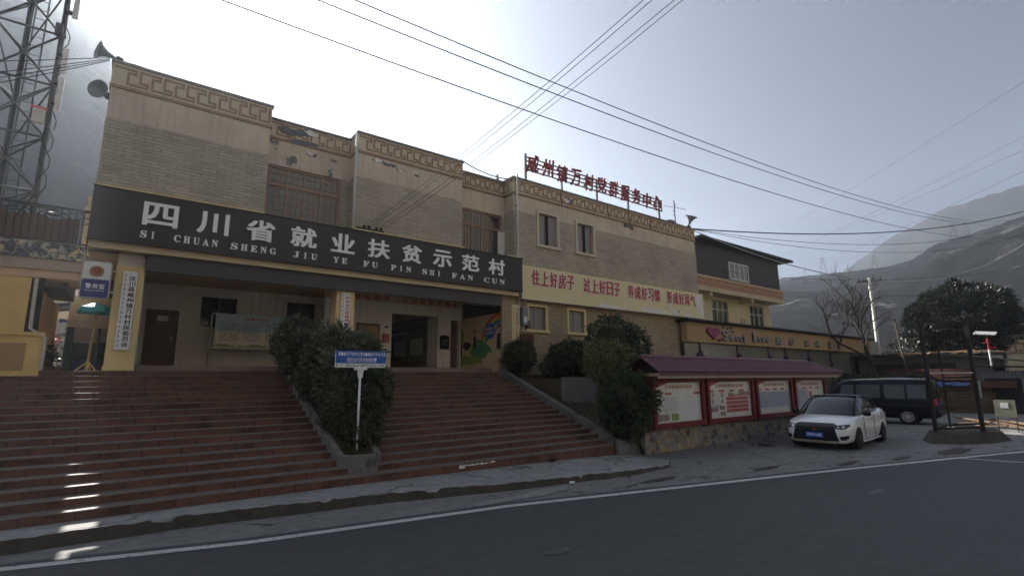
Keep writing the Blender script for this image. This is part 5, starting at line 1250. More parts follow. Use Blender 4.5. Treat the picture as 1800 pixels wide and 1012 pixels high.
def van():
    v = thing('van', 'dark navy van with side windows and red tail lamp parked beyond the white car', 'van', (28.35, 6.75, -.008), rotz=R(98))
    def sec(w, zb, zt, wt): return [(0, zb), (w * .85, zb), (w * .97, zb + .05), (w, zb + .25), (w, .85), (w * .985, 1.05), (w * .93, 1.35), (wt + .03, zt - .14), (wt - .05, zt - .03), (wt * .5, zt), (0, zt + .012)]
    S_ = [(0, sec(.80, .34, 1.82, .60)), (.04, sec(.84, .27, 1.88, .64)), (.25, sec(.85, .25, 1.93, .66)), (.9, sec(.85, .24, 1.95, .67)), (2.2, sec(.85, .24, 1.96, .67)), (3.2, sec(.85, .24, 1.94, .66)), (3.6, sec(.85, .24, 1.87, .64)),
          (4.0, sec(.845, .24, 1.52, .66)), (4.3, sec(.84, .24, 1.22, .70)), (4.6, sec(.81, .26, 1.05, .72)), (4.74, sec(.72, .32, .90, .66))]
    mb = MB(); loft(S_, mb); b = mb.build('body', M['van_navy'], v, local=True)
    finish(b, 1, [(x, a, c, .33, .38) for x in (1.05, 3.75) for a, c in ((.6, 1.2), (-1.2, -.6))], 40)
    mb = MB()
    for x in (1.05, 3.75):
        for y in (-.66, .66): mb.lathe([(.37, -.02), (.37, .02)], (x, y, .33), (0, 1, 0), 20)
    mb.build('wheel_arch', M['void'], v, local=True)
    for s in (-1, 1):
        for x0, x1 in ((.32, .98), (1.06, 1.80), (1.95, 2.85), (2.95, 3.55)):
            mb = MB(); vs = []
            for x in (x0, x1):
                for z, y in ((1.10, .845), (1.40, .79), (1.68, .715)): vs.append((x - (.22 * (z - 1.1) if x1 > 3.4 and x == x1 else 0), s * (y + .012), z))
            mb.add(vs, [(0, 3, 4, 1), (1, 4, 5, 2)] if s < 0 else [(1, 4, 3, 0), (2, 5, 4, 1)]); o = mb.build('side_window', M['car_glass'], v, local=True)
            sm = o.modifiers.new('t', 'SOLIDIFY'); sm.thickness = .01
        for x in (1.05, 3.75): wheel(v, x, s * .745, .33, .2, 9, M['alloy'], s)
        mb = MB(); mb.box(-.02, .12, s * .80 - .06, s * .80 + .075, .82, 1.08); mb.build('tail_light', M['tail_red'], v, local=True, bevel=.02)
        mb = MB(); mb.box(.4, 4.2, s * .857 - .008, s * .857 + .004, .80, .83); mb.build('trim_strip', M['dark_metal'], v, local=True)
        mb = MB(); mb.box(3.5, 3.7, s * .95 - .06, s * .95 + .06, 1.08, 1.24); mb.obox((3.55, s * .84, 1.12), (3.58, s * .92, 1.15), .05, .03); mb.build('mirror', M['car_black'], v, local=True, bevel=.02)
    mb = MB(); mb.add([(-.012, -.66, 1.12), (-.012, .66, 1.12), (.03, .55, 1.70), (.03, -.55, 1.70)], [(0, 3, 2, 1)]); o = mb.build('rear_window', M['car_glass'], v, local=True); sm = o.modifiers.new('t', 'SOLIDIFY'); sm.thickness = .02
    mb = MB(); mb.box(-.09, .1, -.82, .82, .36, .56); mb.build('bumper', M['van_navy'], v, local=True, bevel=.04)
    mb = MB(); mb.box(-.03, -.0, -.24, .24, .82, .97); mb.build('number_plate', M['plate_blue'], v, local=True)
    mb = MB(); mb.tube([(3.1, .66, 1.9), (1.5, .66, 1.97), (.3, .66, 1.93)], .02, 6); mb.tube([(3.1, -.66, 1.9), (1.5, -.66, 1.97), (.3, -.66, 1.93)], .02, 6); mb.build('roof_rail', M['steel'], v, local=True)
    return v
van()

# ================================================================== RIGHT: SHOP, HOUSE, YARD
shop = thing('shop', 'single-storey glass-fronted shop with tan sign board and script lettering', 'shop', (34, 14.6, 0))
mb = MB(); mb.box(21.85, 45.9, 14.6, 14.95, 3.80, 4.78); mb.build('sign_board', M['shop_tan'], shop)
mb = MB(); mb.box(21.6, 46.3, 14.35, 22.2, 4.82, 4.92); mb.box(21.7, 46.2, 14.5, 14.9, 4.78, 4.82); mb.build('roof', M['shed_dark'], shop)
mb = MB(); mb.box(45.7, 45.9, 14.95, 22, 0, 4.78); mb.box(23.75, 45.7, 21.8, 22, 0, 4.8); mb.box(23.75, 45.7, 15.0, 21.8, -.02, .05); mb.box(23.75, 45.7, 14.8, 15.1, 0, .9); mb.build('wall', M['shed'], shop)
mull = [21.9, 23.29, 26.88, 30.29, 32.42, 35.71, 38.98, 42.55, 45.7]
for a, b in zip(mull, mull[1:]):
    mb = MB(); mb.box(a + .05, b - .05, 14.9, 14.93, .9, 3.8); mb.build('shop_window', M['glass_shop'], shop)
mb = MB()
for x in mull: mb.box(x - .05, x + .05, 14.86, 14.98, .9, 3.8)
mb.build('mullion', M['dark_metal'], shop)
mb = MB()
for k, x in enumerate(mull[1:-1]):
    for q in range(5): mb.lathe([(.02, -.06), (.10, -.03), (.11, .02), (.03, .06)], (x + .22 * math.cos(q * 1.3), 14.84, 3.1 + .2 * math.sin(q * 1.3 + k)), (0, -1, 0), 8)
mb.build('window_ornament', mat('purple_ribbon', (.09, .03, .09), .7, .4), shop)
FS = front(14.6)
def heart(cx, cz, w, h): return [(cx + w / 2 * (math.sin(a) ** 3), cz + h / 2 * (.8125 * math.cos(a) - .3125 * math.cos(2 * a) - .125 * math.cos(3 * a) - .0625 * math.cos(4 * a))) for a in np.linspace(0, 2 * PI, 33)[:-1]]
mb = MB(); poly(mb, heart(24.05, 4.33, 1.15, .68)[::-1], FS, .12); poly(mb, heart(24.62, 3.99, .32, .17)[::-1], FS, .12)
for i in range(len(mb.f)): pass
mb.build('heart', M['heart'], shop)
def chan(txt, x0, x1, z0, z1, b=.03):
    mb = MB(); letters(mb, txt, (x0 + .03, x1 + .03, z0 - .02, z1 - .02), FS, b * 1.5, .08); o = mb.build('letter_return', M['letter_side'], shop)
    mb = MB(); letters(mb, txt, (x0, x1, z0, z1), FS, b, .11); mb.build('channel_letter', M['grey_letter'], shop)
zz = lambda x: 0
for ch, a, b, z0, z1 in (("S", 24.85, 25.45, 3.98, 4.55), ("w", 25.5, 26.05, 3.98, 4.28), ("e", 26.12, 26.45, 3.98, 4.28), ("e", 26.52, 26.85, 3.98, 4.28), ("t", 26.92, 27.2, 3.93, 4.42), ("L", 27.98, 28.4, 4.04, 4.54), ("o", 28.5, 28.88, 4.04, 4.34), ("v", 28.95, 29.35, 4.04, 4.34), ("e", 29.45, 29.85, 4.04, 4.36),
                         ("婚", 30.65, 31.35, 3.98, 4.42), ("纱", 32.3, 33.0, 3.98, 4.42), ("艺", 34.4, 35.05, 3.98, 4.40), ("术", 35.95, 36.6, 3.98, 4.40), ("摄", 37.95, 38.6, 3.98, 4.40), ("影", 39.55, 40.2, 3.98, 4.40)):
    chan(ch, a + .04, b - .06, z0, z1 - .03, .012)
mb = MB()
for x, z in ((25.1, 4.68), (25.45, 4.62), (25.85, 4.66), (26.0, 4.48)): poly(mb, blob(x, z, .10, .045, 10), FS, .05)
mb.build('flourish', M['dark_metal'], shop)

hs = thing('clad_house', 'cream house with a dark corrugated top storey and a fret band, behind the shop', 'building', (31, 18, 0))
mb = MB(); n = 90
x0, x1 = 26.8, 37.2; vs = []; fs = []
for i in range(n * 2 + 1):
    x = x0 + (x1 - x0) * i / (2 * n); y = 17.0 - (.03 if i % 2 else 0); top = 10.28
    vs += [(x, y, 8.22), (x + (.0), y, top)]
for i in range(2 * n):
    fs.append((2 * i, 2 * i + 2, 2 * i + 3, 2 * i + 1))
mb.add(vs, fs); mb.box(x0, x1 - .02, 17.03, 17.2, 8.2, 10.28); mb.box(37.1, 37.25, 17.05, 24, 8.2, 10.28); mb.build('cladding', M['clad'], hs)
mb = MB(); mb.box(26.5, 38.3, 16.4, 24.5, 10.30, 10.42); mb.box(26.5, 38.3, 16.38, 16.42, 10.26, 10.44); mb.build('roof', M['shed_dark'], hs)
mb = MB(); mb.box(26.6, 37.55, 17.0, 24, 7.25, 8.20); mb.box(26.55, 37.6, 16.96, 24, 8.08, 8.2); mb.build('balcony_band', M['fret_band'], hs)
mb = MB(); fret(mb, 26.7, 37.5, 7.68, 8.02, front(17.0), .02, w=.055); mb.box(26.6, 37.56, 16.975, 17.0, 7.56, 7.60); mb.build('fret_ornament', mat('fret_orange', (.36, .16, .08), .8, .2), hs)
mb = MB()
for x in (28.3, 33.2): mb.box(x, x + .25, 17.1, 18.0, 7.0, 7.25)
mb.build('bracket', M['house_cream'], hs)
HW = [(29.85, 31.75, 5.45, 7.03), (34.6, 36.5, 5.45, 7.03)]
mb = MB(); mb.wall(26.6, 37.4, 0, 7.25, 18.0, 18.25, HW); mb.box(37.2, 37.4, 18.25, 24, 0, 7.25); mb.build('wall', M['house_cream'], hs)
for w in HW:
    mb = MB(); t = .07; xs_ = np.linspace(w[0], w[1], 4)
    for x in xs_: mb.box(x - .04, x + .04, 18.06, 18.14, w[2], w[3])
    for z in (w[2], w[2] + (w[3] - w[2]) * .62, w[3]): mb.box(w[0], w[1], 18.07, 18.13, z - .04, z + .04)
    o = mb.build('window', M['win_green'], hs); mb = MB(); mb.box(w[0], w[1], 18.13, 18.15, w[2], w[3]); mb.build('pane', M['glass_green'], o)
mb = MB(); mb.box(33.2, 33.9, 17.97, 18.0, 5.6, 6.0); mb.build('vent', M['beam_tan'], hs)
mb = MB(); a, b, z0, z1 = 30.4, 32.72, 8.28, 9.36
for x in np.linspace(a, b, 5): mb.box(x - .04, x + .04, 16.90, 16.99, z0, z1)
for z in (z0, z1): mb.box(a - .04, b + .04, 16.89, 16.99, z - .04, z + .04)
o = mb.build('window', M['win_white'], hs); mb = MB(); mb.box(a, b, 16.945, 16.965, z0, z1); mb.build('pane', M['glass'], o)

# rusty frame on its concrete base
t = thing('iron_frame', 'rusty open iron frame of four posts standing on a rough concrete base', 'frame', (22.3, 4.7, 0))
PA, PB, PC, PD = (20.6, 5.1), (22.1, 4.26), (22.5, 5.16), (23.9, 4.61)
mb = MB(); bl = [(20.1, 5.15), (20.5, 4.55), (21.6, 4.0), (23.0, 3.75), (24.2, 4.1), (24.4, 4.9), (23.2, 5.5), (21.0, 5.6)]
vs = [(x, y, -.02) for x, y in bl] + [(22.2 + (x - 22.2) * .82, 4.7 + (y - 4.7) * .80, .30 + .05 * math.sin(x * 7)) for x, y in bl]
mb.add(vs, [(i, (i + 1) % 8, 8 + (i + 1) % 8, 8 + i) for i in range(8)] + [tuple(range(8, 16))]); mb.build('base', M['kerb_face'], t)
for (x, y), w, h in ((PA, .10, 3.86), (PB, .11, 3.92), (PC, .05, 3.70), (PD, .06, 3.75)):
    mb = MB(); mb.box(x - w / 2, x + w / 2, y - w / 2, y + w / 2, .25, h); mb.build('post', M['rust'], t)
mb = MB()
for p, q, z in ((PA, PB, 3.80), (PA, PC, 3.80), (PB, PD, 3.8), (PC, PD, 3.68), (PA, PB, .42), (PC, PD, .42), (PC, PD, 2.98), (PA, PC, .42), (PB, PD, .42), (PC, PD, 2.0)): mb = MB(); mb.obox((*p, z), (*q, z), .05, .06); mb.build('crossbar', M['rust'], t)
mb = MB(); mb.obox((*PA, 2.15), (*PB, 2.15), .05, .05); mb.obox((PB[0], PB[1] - .06, 1.35), (PB[0] + .02, PB[1] - .07, 1.9), .10, .03); mb.build('stay', M['steel'], t)
# small board, scrap
t = thing('small_signboard', 'small olive board on two thin legs with a pale notice, beside the scrap timber', 'sign', (26.5, 4.4, 0))
mb = MB(); mb.box(26.48, 26.52, 4.08, 4.68, .52, 1.15); mb.build('board', M['olive'], t)
mb = MB(); mb.box(26.47, 26.48, 4.28, 4.50, .85, 1.05); mb.build('notice', M['poster'], t)
mb = MB(); mb.tube([(26.5, 4.12, 0), (26.5, 4.12, .6)], .02, 5); mb.tube([(26.5, 4.64, 0), (26.5, 4.64, .6)], .02, 5); mb.build('leg', M['dark_metal'], t)
mb = MB(); r = random.Random(3)
for q in range(16):
    x, y = 27.2 + r.uniform(-.7, 1.0), 4.9 + r.uniform(-.9, .8); a = r.uniform(-.5, .9); L_ = r.uniform(.5, 1.1)
    mb.obox((x - L_ * .3, y - L_ * math.cos(a) * .6, .05 + r.uniform(0, .25)), (x + L_ * math.sin(a) * .5, y + L_ * math.cos(a) * .6, .06 + r.uniform(0, .3)), .09, .06)
tag(mb.build('scrap_timber', M['timber']), 'heap of scrap timber lying on the ground beside the rusty frame', 'timber')
# shed, wood, tarp
t = thing('shed', 'long low dark shed with a flat roof behind the stacked wood', 'shed', (43, 10.5, 0))
mb = MB(); mb.box(43, 43.2, 6.8, 14.6, 0, 3.3); mb.box(43.2, 48, 14.4, 14.6, 0, 3.3); mb.box(42.98, 43.0, 7.2, 9.0, 1.6, 3.1); mb.build('wall', M['shed'], t)
mb = MB(); mb.box(42.97, 43.0, 9.1, 13.6, .0, 2.9); mb.build('opening', M['shed_dark'], t)
mb = MB(); mb.obox((45.2, 6.2, 2.95), (45.2, 9.0, 3.42), 5.4, .08); mb.obox((45.2, 9.0, 3.42), (45.2, 15, 3.48), 5.4, .08); mb.build('roof', M['shed_dark'], t)
mb = MB(); r = random.Random(8)
for k in range(70): mb.box(42.6 + r.uniform(-.2, 3.5), 42.9 + r.uniform(-.1, 4), 0, 0, 0, 0) if False else mb.obox((42.7 + r.uniform(0, 4), 6.6 + r.uniform(0, 8), 3.55), (42.9 + r.uniform(0, 4), 6.9 + r.uniform(0, 8), 3.58 + r.uniform(0, .12)), .12, .05)
mb.build('roof_clutter', M['timber'], t)
mb = MB(); r = random.Random(2)
for row in range(20):
    for q in range(3):
        y = 6.9 + r.uniform(-.25, .2); L_ = r.uniform(3.6, 4.6); z = .06 + row * .072; x = 38.6 + q * .09 + r.uniform(-.08, .08)
        mb.tube([(x, y, z + r.uniform(-.02, .02)), (x + r.uniform(-.1, .1), y + L_ * .5, z + r.uniform(-.03, .03)), (x + r.uniform(-.1, .1), y + L_, z)], r.uniform(.028, .05), 5)
tag(mb.build('wood_stack', M['timber']), 'stack of long thin poles lying in front of the dark shed', 'wood stack')
mb = MB(); n = 14; vs = []; fs = []
for i in range(n + 1):
    for j in range(7): vs.append((38.3 + j * .16, 7.1 + 3.2 * i / n, 1.56 + .14 * noise.noise((i * .7, j * .6, 4)) + (.1 if 1 < j < 5 else -.05)))
for i in range(n):
    for j in range(6): a = i * 7 + j; fs.append((a, a + 1, a + 8, a + 7))
mb.add(vs, fs); tag(mb.build('tarpaulin', M['tarp_blue'], smooth=False), 'crumpled blue tarpaulin spread on the stacked poles', 'tarpaulin')
mb = MB()
for k in range(7): mb.obox((40.5, 7.6 + .04 * k, 1.85 + k * .10), (40.6, 12.2 + .2 * math.sin(k), 1.86 + k * .10), .3, .075)
tag(mb.build('plank_stack', M['timber_red']), 'stack of reddish planks raised behind the blue tarpaulin', 'planks')
mb = MB(); mb.box(40.5, 40.8, 7.7, 12.0, .0, 1.80); tag(mb.build('plank_rack', M['shed_dark']), 'dark trestle rack carrying the reddish planks', 'rack')
t = thing('metal_shed', 'grey sheet metal shed with a red awning at the right edge of the yard', 'shed', (40, 4.5, 0))
mb = MB(); vs = []; fs = []
for i in range(61): vs += [(39.0 + (.04 if i % 2 else 0), 2.6 + i * .075, 0), (39.0 + (.04 if i % 2 else 0), 2.6 + i * .075, 2.3)]
for i in range(60): fs.append((2 * i, 2 * i + 1, 2 * i + 3, 2 * i + 2))
mb.add(vs, fs); mb.box(39.06, 43, 2.0, 7.2, 0, 2.3); mb.build('wall', M['shed_metal'], t)
mb = MB(); mb.obox((40.8, 1.6, 2.36), (40.8, 7.5, 2.6), 4.6, .07); mb.build('roof', M['shed_dark'], t)
mb = MB(); mb.box(38.94, 38.99, 5.6, 7.1, 0, 1.9); mb.build('doorway', M['shed_dark'], t)
mb = MB(); mb.obox((38.6, 5.7, 1.75), (38.6, 7.6, 1.72), .8, .04); mb.box(38.2, 38.24, 5.7, 7.6, 1.4, 1.75); mb.build('awning', M['timber_red'], t)
t = thing('white_roof_house', 'small tan house with brown fret panel and white roof edge at the far right', 'building', (50, 5, 0))
mb = MB(); mb.box(50, 56, .5, 7.7, 0, 4.6); mb.build('wall', M['house_cream'], t)
mb = MB(); fret(mb, 3.2, 7.6, 3.6, 4.25, lambda u, v, d: (50 - d, u, v), .04, w=.10); mb.build('fret_ornament', M['fret'], t)
mb = MB(); mb.box(49.9, 56, .4, 7.9, 4.6, 5.0); mb.build('roof_band', M['beam_tan'], t)
mb = MB(); mb.box(50.6, 56, .4, 7.6, 5.0, 5.55); mb.build('tile_slope', M['shed'], t)
mb = MB(); mb.box(50.5, 56, .4, 7.7, 5.62, 5.82); mb.build('roof_edge', M['win_white'], t)
t = thing('solar_lamp', 'red and white solar street lamp with a tilted panel in front of the tan house', 'street lamp', (40.5, 6.95, 2.4))
mb = MB(); mb.tube([(40.5, 6.95, 0), (40.5, 6.95, 3.55)], .045, 8); mb.build('white_post', M['white'], t)
mb = MB(); mb.tube([(40.5, 6.95, 3.55), (40.5, 6.95, 4.5)], .045, 8); mb.tube([(40.5, 6.6, 3.62), (40.5, 6.95, 3.75)], .03, 6); mb.obox((40.5, 7.2, 3.95), (40.5, 6.9, 3.98), .1, .06); mb.build('red_post', M['lamp_red'], t)
mb = MB(); mb.obox((40.5, 6.52, 4.46), (40.5, 7.5, 4.58), .62, .04, upv=(-.35, 0, 1)); mb.build('solar_panel', M['solar'], t)
# hedge behind the van
shrub('dark clipped hedge behind the van below the shop windows', [(38.2, y, 1.2, .7, .8, 1.1) for y in (10.3, 11.4, 12.5, 13.6)], 5200, .16, M['leaf_dark'], 31, 'hedge', 'hedge')
# poles
def pole(name, base, h, r0, r1, m, label, arms=True, cat='utility pole'):
    t = thing(name, label, cat, base); b = Vector(base)
    mb = MB(); mb.tube([b, b + Vector((0, 0, h))], r0, 10, r1=r1); mb.build('shaft', m, t, smooth=True)
    if arms:
        mb = MB()
        for dz, w in ((-.25, .75), (-1.6, .55)): mb.obox(b + Vector((.3 * w, -w, h + dz)), b + Vector((-.3 * w, w, h + dz)), .09, .09)
        mb.build('crossarm', M['dark_metal'], t)
        mb = MB()
        for f in (-.9, -.3, .5, .9): mb.lathe([(.04, 0), (.07, .05), (.04, .1), (.07, .15), (.03, .22)], b + Vector((-.3 * .75 * f, .75 * f, h - .2)), (0, 0, 1), 8)
        mb.build('insulator', M['dark_metal'], t)
    return t
pole('utility_pole', (45, 13.85, 0), 9.5, .17, .10, M['pole_conc'], 'sunlit pale concrete utility pole with cross arms behind the bare tree')
t = thing('leaning_pole', 'thin dark wooden pole leaning beside the big evergreen tree', 'pole', (42.5, 11.6, 0)); mb = MB(); mb.tube([(42.5, 11.45, 0), (42.3, 11.85, 6.0)], .08, 6, r1=.06); mb.build('shaft', M['bark'], t)
mb = MB(); mb.box(42.2, 42.4, 11.8, 11.9, 5.8, 5.95); mb.build('cap', M['bark_dark'], t)
# bare tree
t = thing('bare_tree', 'small leafless tree with fine dark branches at the end of the shop', 'tree', (39.5, 12.15, 0))
tr = MB(); br = MB(); rr = random.Random(21)
def grow(p, d, L, r, depth):
    n = 4; pts = [p]; q = p.copy(); dd = d.copy()
    for i in range(n):
        dd = (dd + Vector((rr.gauss(0, .13), rr.gauss(0, .13), rr.gauss(.06, .08)))).normalized(); q = q + dd * L / n; pts.append(q.copy())
    (tr if depth == 0 else br).tube(pts, r, 6 if depth < 2 else 4, r1=r * .62, cap=False)
    if depth >= 5: return
    for k in range(3 if depth else 4):
        a = Vector((rr.gauss(0, .8), rr.gauss(0, 1.0), abs(rr.gauss(.45, .35)) + (.25 if depth < 2 else 0))); nd = (dd * .75 + a * .75).normalized()
        grow(pts[-1] if k < 2 or depth == 0 else pts[rr.randint(2, 3)], nd, L * rr.uniform(.6, .85), r * .6, depth + 1)
grow(Vector((39.5, 12.15, 0)), Vector((0, .05, 1)), 3.0, .16, 0)
tr.build('trunk', M['bark_dark'], t, smooth=True); br.build('branch', M['bark_dark'], t)
# big evergreen
t = thing('evergreen_tree', 'big dark evergreen tree with a rounded drooping crown behind the rusty frame', 'tree', (51, 9.9, 0))
mb = MB(); mb.tube([(51, 9.9, 0), (51.1, 9.9, 1.5), (51, 10, 3.2)], .38, 10, r1=.26)
rr = random.Random(9)
for k in range(11):
    a = 2 * PI * k / 11 + rr.uniform(-.2, .2); e = rr.uniform(.1, 1.2); L_ = rr.uniform(2.0, 3.4)
    p = Vector((51, 10, 2.6 + rr.uniform(-.4, .6))); q = p + Vector((math.cos(a) * math.cos(e), math.sin(a) * math.cos(e), math.sin(e))) * L_
    mb.tube([p, (p + q) / 2 + Vector((0, 0, .25)), q], .13, 6, r1=.04)
mb.build('trunk', M['bark_dark'], t, smooth=True)
rng = np.random.default_rng(77); P = []; N = []; cl = []
for k in range(300):
    d = Vector(rng.normal(0, 1, 3)).normalized(); 
    if d.z < -.85: continue
    rad = rng.uniform(.70, 1.0) ** .6; sh_ = 1 + .16 * noise.noise(d * 1.8)
    cl.append(Vector((d.x * 3.1, d.y * 3.15, d.z * 3.2 if d.z > 0 else d.z * 2.9)) * rad * sh_ + Vector((0, 0, 5.9)))
for c in cl:
    r_ = rng.uniform(.40, .75)
    for _ in range(120):
        d = rng.normal(0, 1, 3); d /= np.linalg.norm(d); f = rng.uniform(.35, 1.0)
        P.append((c.x + d[0] * r_ * f, c.y + d[1] * r_ * f, c.z + d[2] * r_ * f * .75)); N.append(d + np.array([c.x, c.y, c.z - 5.5]) * .25)
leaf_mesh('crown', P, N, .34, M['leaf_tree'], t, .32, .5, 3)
shrub('ragged grey-green bush at the left foot of the big evergreen tree', [(48.5, 13.2, 3.4, 1.2, 1.5, 1.6), (48.2, 12.2, 2.9, 1.0, 1.0, 1.2)], 2600, .24, M['leaf_tree'], 37, 'bush', 'bush', gap=.2, core=.3)
# pylons on the ridge
def pylon(u, v0, v1, dist, w, label):
    a = pix_dir(u, v1); h = math.hypot(a.x, a.y); x, y, z = a.x / h * dist, a.y / h * dist, EYE + a.z / h * dist
    b = pix_dir(u, v0); z1 = EYE + b.z / math.hypot(b.x, b.y) * dist; H = z1 - z + 2; z -= 2
    t = thing('pylon', label, 'pylon', (x, y, z), 'pylons along the ridge'); mb = MB(); s = Vector((y, -x, 0)).normalized(); f = Vector((x, y, 0)).normalized()
    c = [(s * i + f * j) * w for i, j in ((1, 1), (1, -1), (-1, -1), (-1, 1))]; B = Vector((x, y, z)); r = .03 * w + .03
    for k in range(4):
        mb.tube([B + c[k], B + c[k] * .12 + Vector((0, 0, H))], r, 4)
        for q in range(4):
            f0, f1 = q / 4, (q + 1) / 4; p0 = c[k] * (1 - .88 * f0); p1 = c[(k + 1) % 4] * (1 - .88 * f1); mb.tube([B + p0 + Vector((0, 0, H * f0)), B + p1 + Vector((0, 0, H * f1))], r * .6, 3)
    mb.build('lattice', M['dark_metal'], t); mb = MB()
    for fz in (.72, .85, .97): mb.obox(B + s * w * 1.1 + Vector((0, 0, H * fz)), B - s * w * 1.1 + Vector((0, 0, H * fz)), r * 1.2, r * 1.2)
    mb.build('crossarm', M['dark_metal'], t)
pylon(1448, 452, 481, 408, 2.2, 'steel pylon standing on the low left end of the near ridge')
pylon(1538, 448, 472, 390, 2.0, 'steel pylon in the middle of the near ridge above the utility pole')
pylon(1677, 392, 420, 350, 1.6, 'slim steel pylon on the steep part of the ridge above the tree')
pylon(1701, 390, 412, 344, 1.2, 'thin mast just right of the slim pylon on the steep ridge')
pylon(1416, 469, 486, 412, .7, 'short thin mast at the far left end of the near ridge')

# ================================================================== LEFT
t = thing('ochre_annex', 'ochre yellow side building with a peeling balcony left of the hall', 'building', (-4, 15, PZ))
mb = MB(); mb.box(-9, -1.80, 15.0, 15.3, PZ - .2, 4.33); mb.box(-9, -1.46, 14.95, 15.35, PZ - .2, 3.10); mb.box(-1.95, -1.8, 15.3, 21, PZ, 4.33); mb.box(-9, -1.44, 14.9, 15.35, 3.05, 3.12); mb.build('wall', M['yellow_wall'], t)
mb = MB(); mb.box(-3.2, -1.72, 14.93, 14.95, PZ, 2.88); mb.build('niche', M['ochre_dark'], t)
mb = MB(); mb.box(-9, -.96, 14.92, 15.4, 4.50, 4.74); mb.box(-9, -.97, 14.97, 15.38, 4.32, 4.50, 1); mb.build('beam', [M['beam_tan'], M['orange_plaster']], t)
mb = MB(); n = 40; vs = []; fs = []
for i in range(n + 1):
    x = -9 + 8.05 * i / n
    for z, y in ((4.74, 14.97), (4.74, 14.88), (4.9, 14.88), (5.10, 14.88), (5.12, 15.1)): vs.append((x, y + noise.noise((x * 2, z * 4, 1)) * .02, z + noise.noise((x * 1.5, z, 2)) * .015))
for i in range(n):
    for j in range(4): a = i * 5 + j; fs.append((a, a + 5, a + 6, a + 1))
mb.add(vs, fs); mb.box(-9, -.96, 14.95, 15.4, 4.745, 4.95); mb.build('balcony_edge', M['balcony_peel'], t)
mb = MB(); mb.tube([(-1.72, 14.96, 4.3), (-1.70, 14.96, 3.2), (-1.43, 14.92, 3.0), (-1.43, 14.92, PZ)], .035, 8); mb.box(-1.78, -1.60, 15.0, 15.2, 3.1, 4.33, 1); mb.build('corner_trim', [M['pale'], M['void']], t)
rl = MB(); yR = 14.95
rl.box(-9, -.96, yR - .02, yR + .02, 5.93, 5.97); rl.box(-9, -.96, yR - .02, yR + .02, 5.14, 5.17); rl.box(-.99, -.96, yR - .02, yR + .02, 5.1, 5.97)
for i in range(64): x = -1.10 - i * .125; rl.box(x - .009, x + .009, yR - .009, yR + .009, 5.17, 5.93)
for i in range(10):
    cx = -1.6 - i * .62
    for k in range(2): rl.tube([(cx + .30 * math.cos(a) * (1 - .45 * k), yR + .012, 5.70 + (.16 - .07 * k) * math.sin(a)) for a in np.linspace(0, PI, 11)], .012, 4)
    rl.tube([(cx + .07 * math.cos(a), yR + .012, 5.74 + .045 * math.sin(a)) for a in np.linspace(0, 2 * PI, 9)], .010, 4)
rl.build('railing', M['dark_metal'], t)
mb = MB(); n = 80; vs = []; fs = []
for i in range(n + 1):
    x = -9 + 7.85 * i / n; top = 5.66 + .10 * abs(math.sin((x + 1.6) * PI / .62)); y = yR + .04 + (.012 if i % 2 else 0)
    vs += [(x, y, 5.18), (x, y, top)]
for i in range(n): fs.append((2 * i, 2 * i + 2, 2 * i + 3, 2 * i + 1))
mb.add(vs, fs); mb.build('sheet_screen', M['rail_brown'], t)
mb = MB(); mb.box(-1.95, -.70, 17.9, 18.1, 4.58, 5.08); mb.build('sun_block_beam', M['beam_tan'], t)  # added beam, mostly out of view, keeps the sun off the upper steps
mb = MB(); mb.box(-1.14, -.97, 15.9, 16.2, 5.1, 6.35); mb.box(-1.18, -.93, 15.86, 16.24, 6.2, 6.28); mb.box(-1.13, -.98, 15.92, 16.18, 6.35, 6.62, 1); mb.build('gate_post', [M['cream'], M['fret_band']], t)
mb = MB()
for z in (5.75, 5.9, 6.05): mb.tube([(-2.2, 15.6, z - .25), (-1.0, 15.9, z + .15)], .012, 4)
mb.build('cable_stay', M['dark_metal'], t)
# passage behind the gap
t = thing('roller_shop', 'small shop with teal posts and a half-open roller shutter behind the parasol', 'shop', (-.9, 21, PZ))
mb = MB(); mb.box(-1.55, .8, 21.0, 21.3, 3.75, 4.75); mb.box(-1.6, .8, 20.98, 21.0, 3.95, 3.99); mb.build('wall', M['cream'], t)
mb = MB(); mb.box(-1.55, -1.36, 20.9, 21.2, PZ, 3.75); mb.box(-.78, -.72, 20.9, 21.1, PZ, 3.75); mb.build('post', M['teal_post'], t)
mb = MB()
for k in range(9): mb.box(-1.36, .8, 20.98 + .012 * (k % 2), 21.04, 3.30 + k * .05, 3.35 + k * .05)
mb.build('shutter', M['beam_tan'], t); mb = MB(); mb.box(-1.36, .8, 21.1, 21.15, PZ, 3.3); mb.box(-1.3, -.65, 20.95, 21.1, PZ, 2.75, 1); mb.build('interior', [M['void'], M['police_blue']], t)
t = thing('back_house', 'pale grey house with a window and ragged tin canopy far back through the gap', 'building', (-3, 30, PZ))
mb = MB(); mb.box(-6, -1.0, 30, 30.3, PZ, 6.2); mb.build('wall', M['pale'], t)
mb = MB(); mb.box(-3.5, -2.8, 29.9, 30.0, 5.2, 5.9); mb.build('window', M['glass'], t)
mb = MB(); mb.obox((-2.9, 27, 4.9), (-1.3, 27, 5.2), 2.5, .05); mb.obox((-2.9, 26, 4.7), (-1.4, 26, 4.95), 1.0, .05); mb.build('tin_canopy', M['shed_metal'], t)
mb = MB(); vs = []; fs = []
for i in range(9):
    for j in range(9): vs.append((-2.75 + .12 * i, 25 + .12 * noise.noise((i * .5, j * .5, 3)), PZ + .55 + j * .19 + .05 * noise.noise((i, j, 1))))
for i in range(8):
    for j in range(8): a = i * 9 + j; fs.append((a, a + 9, a + 10, a + 1))
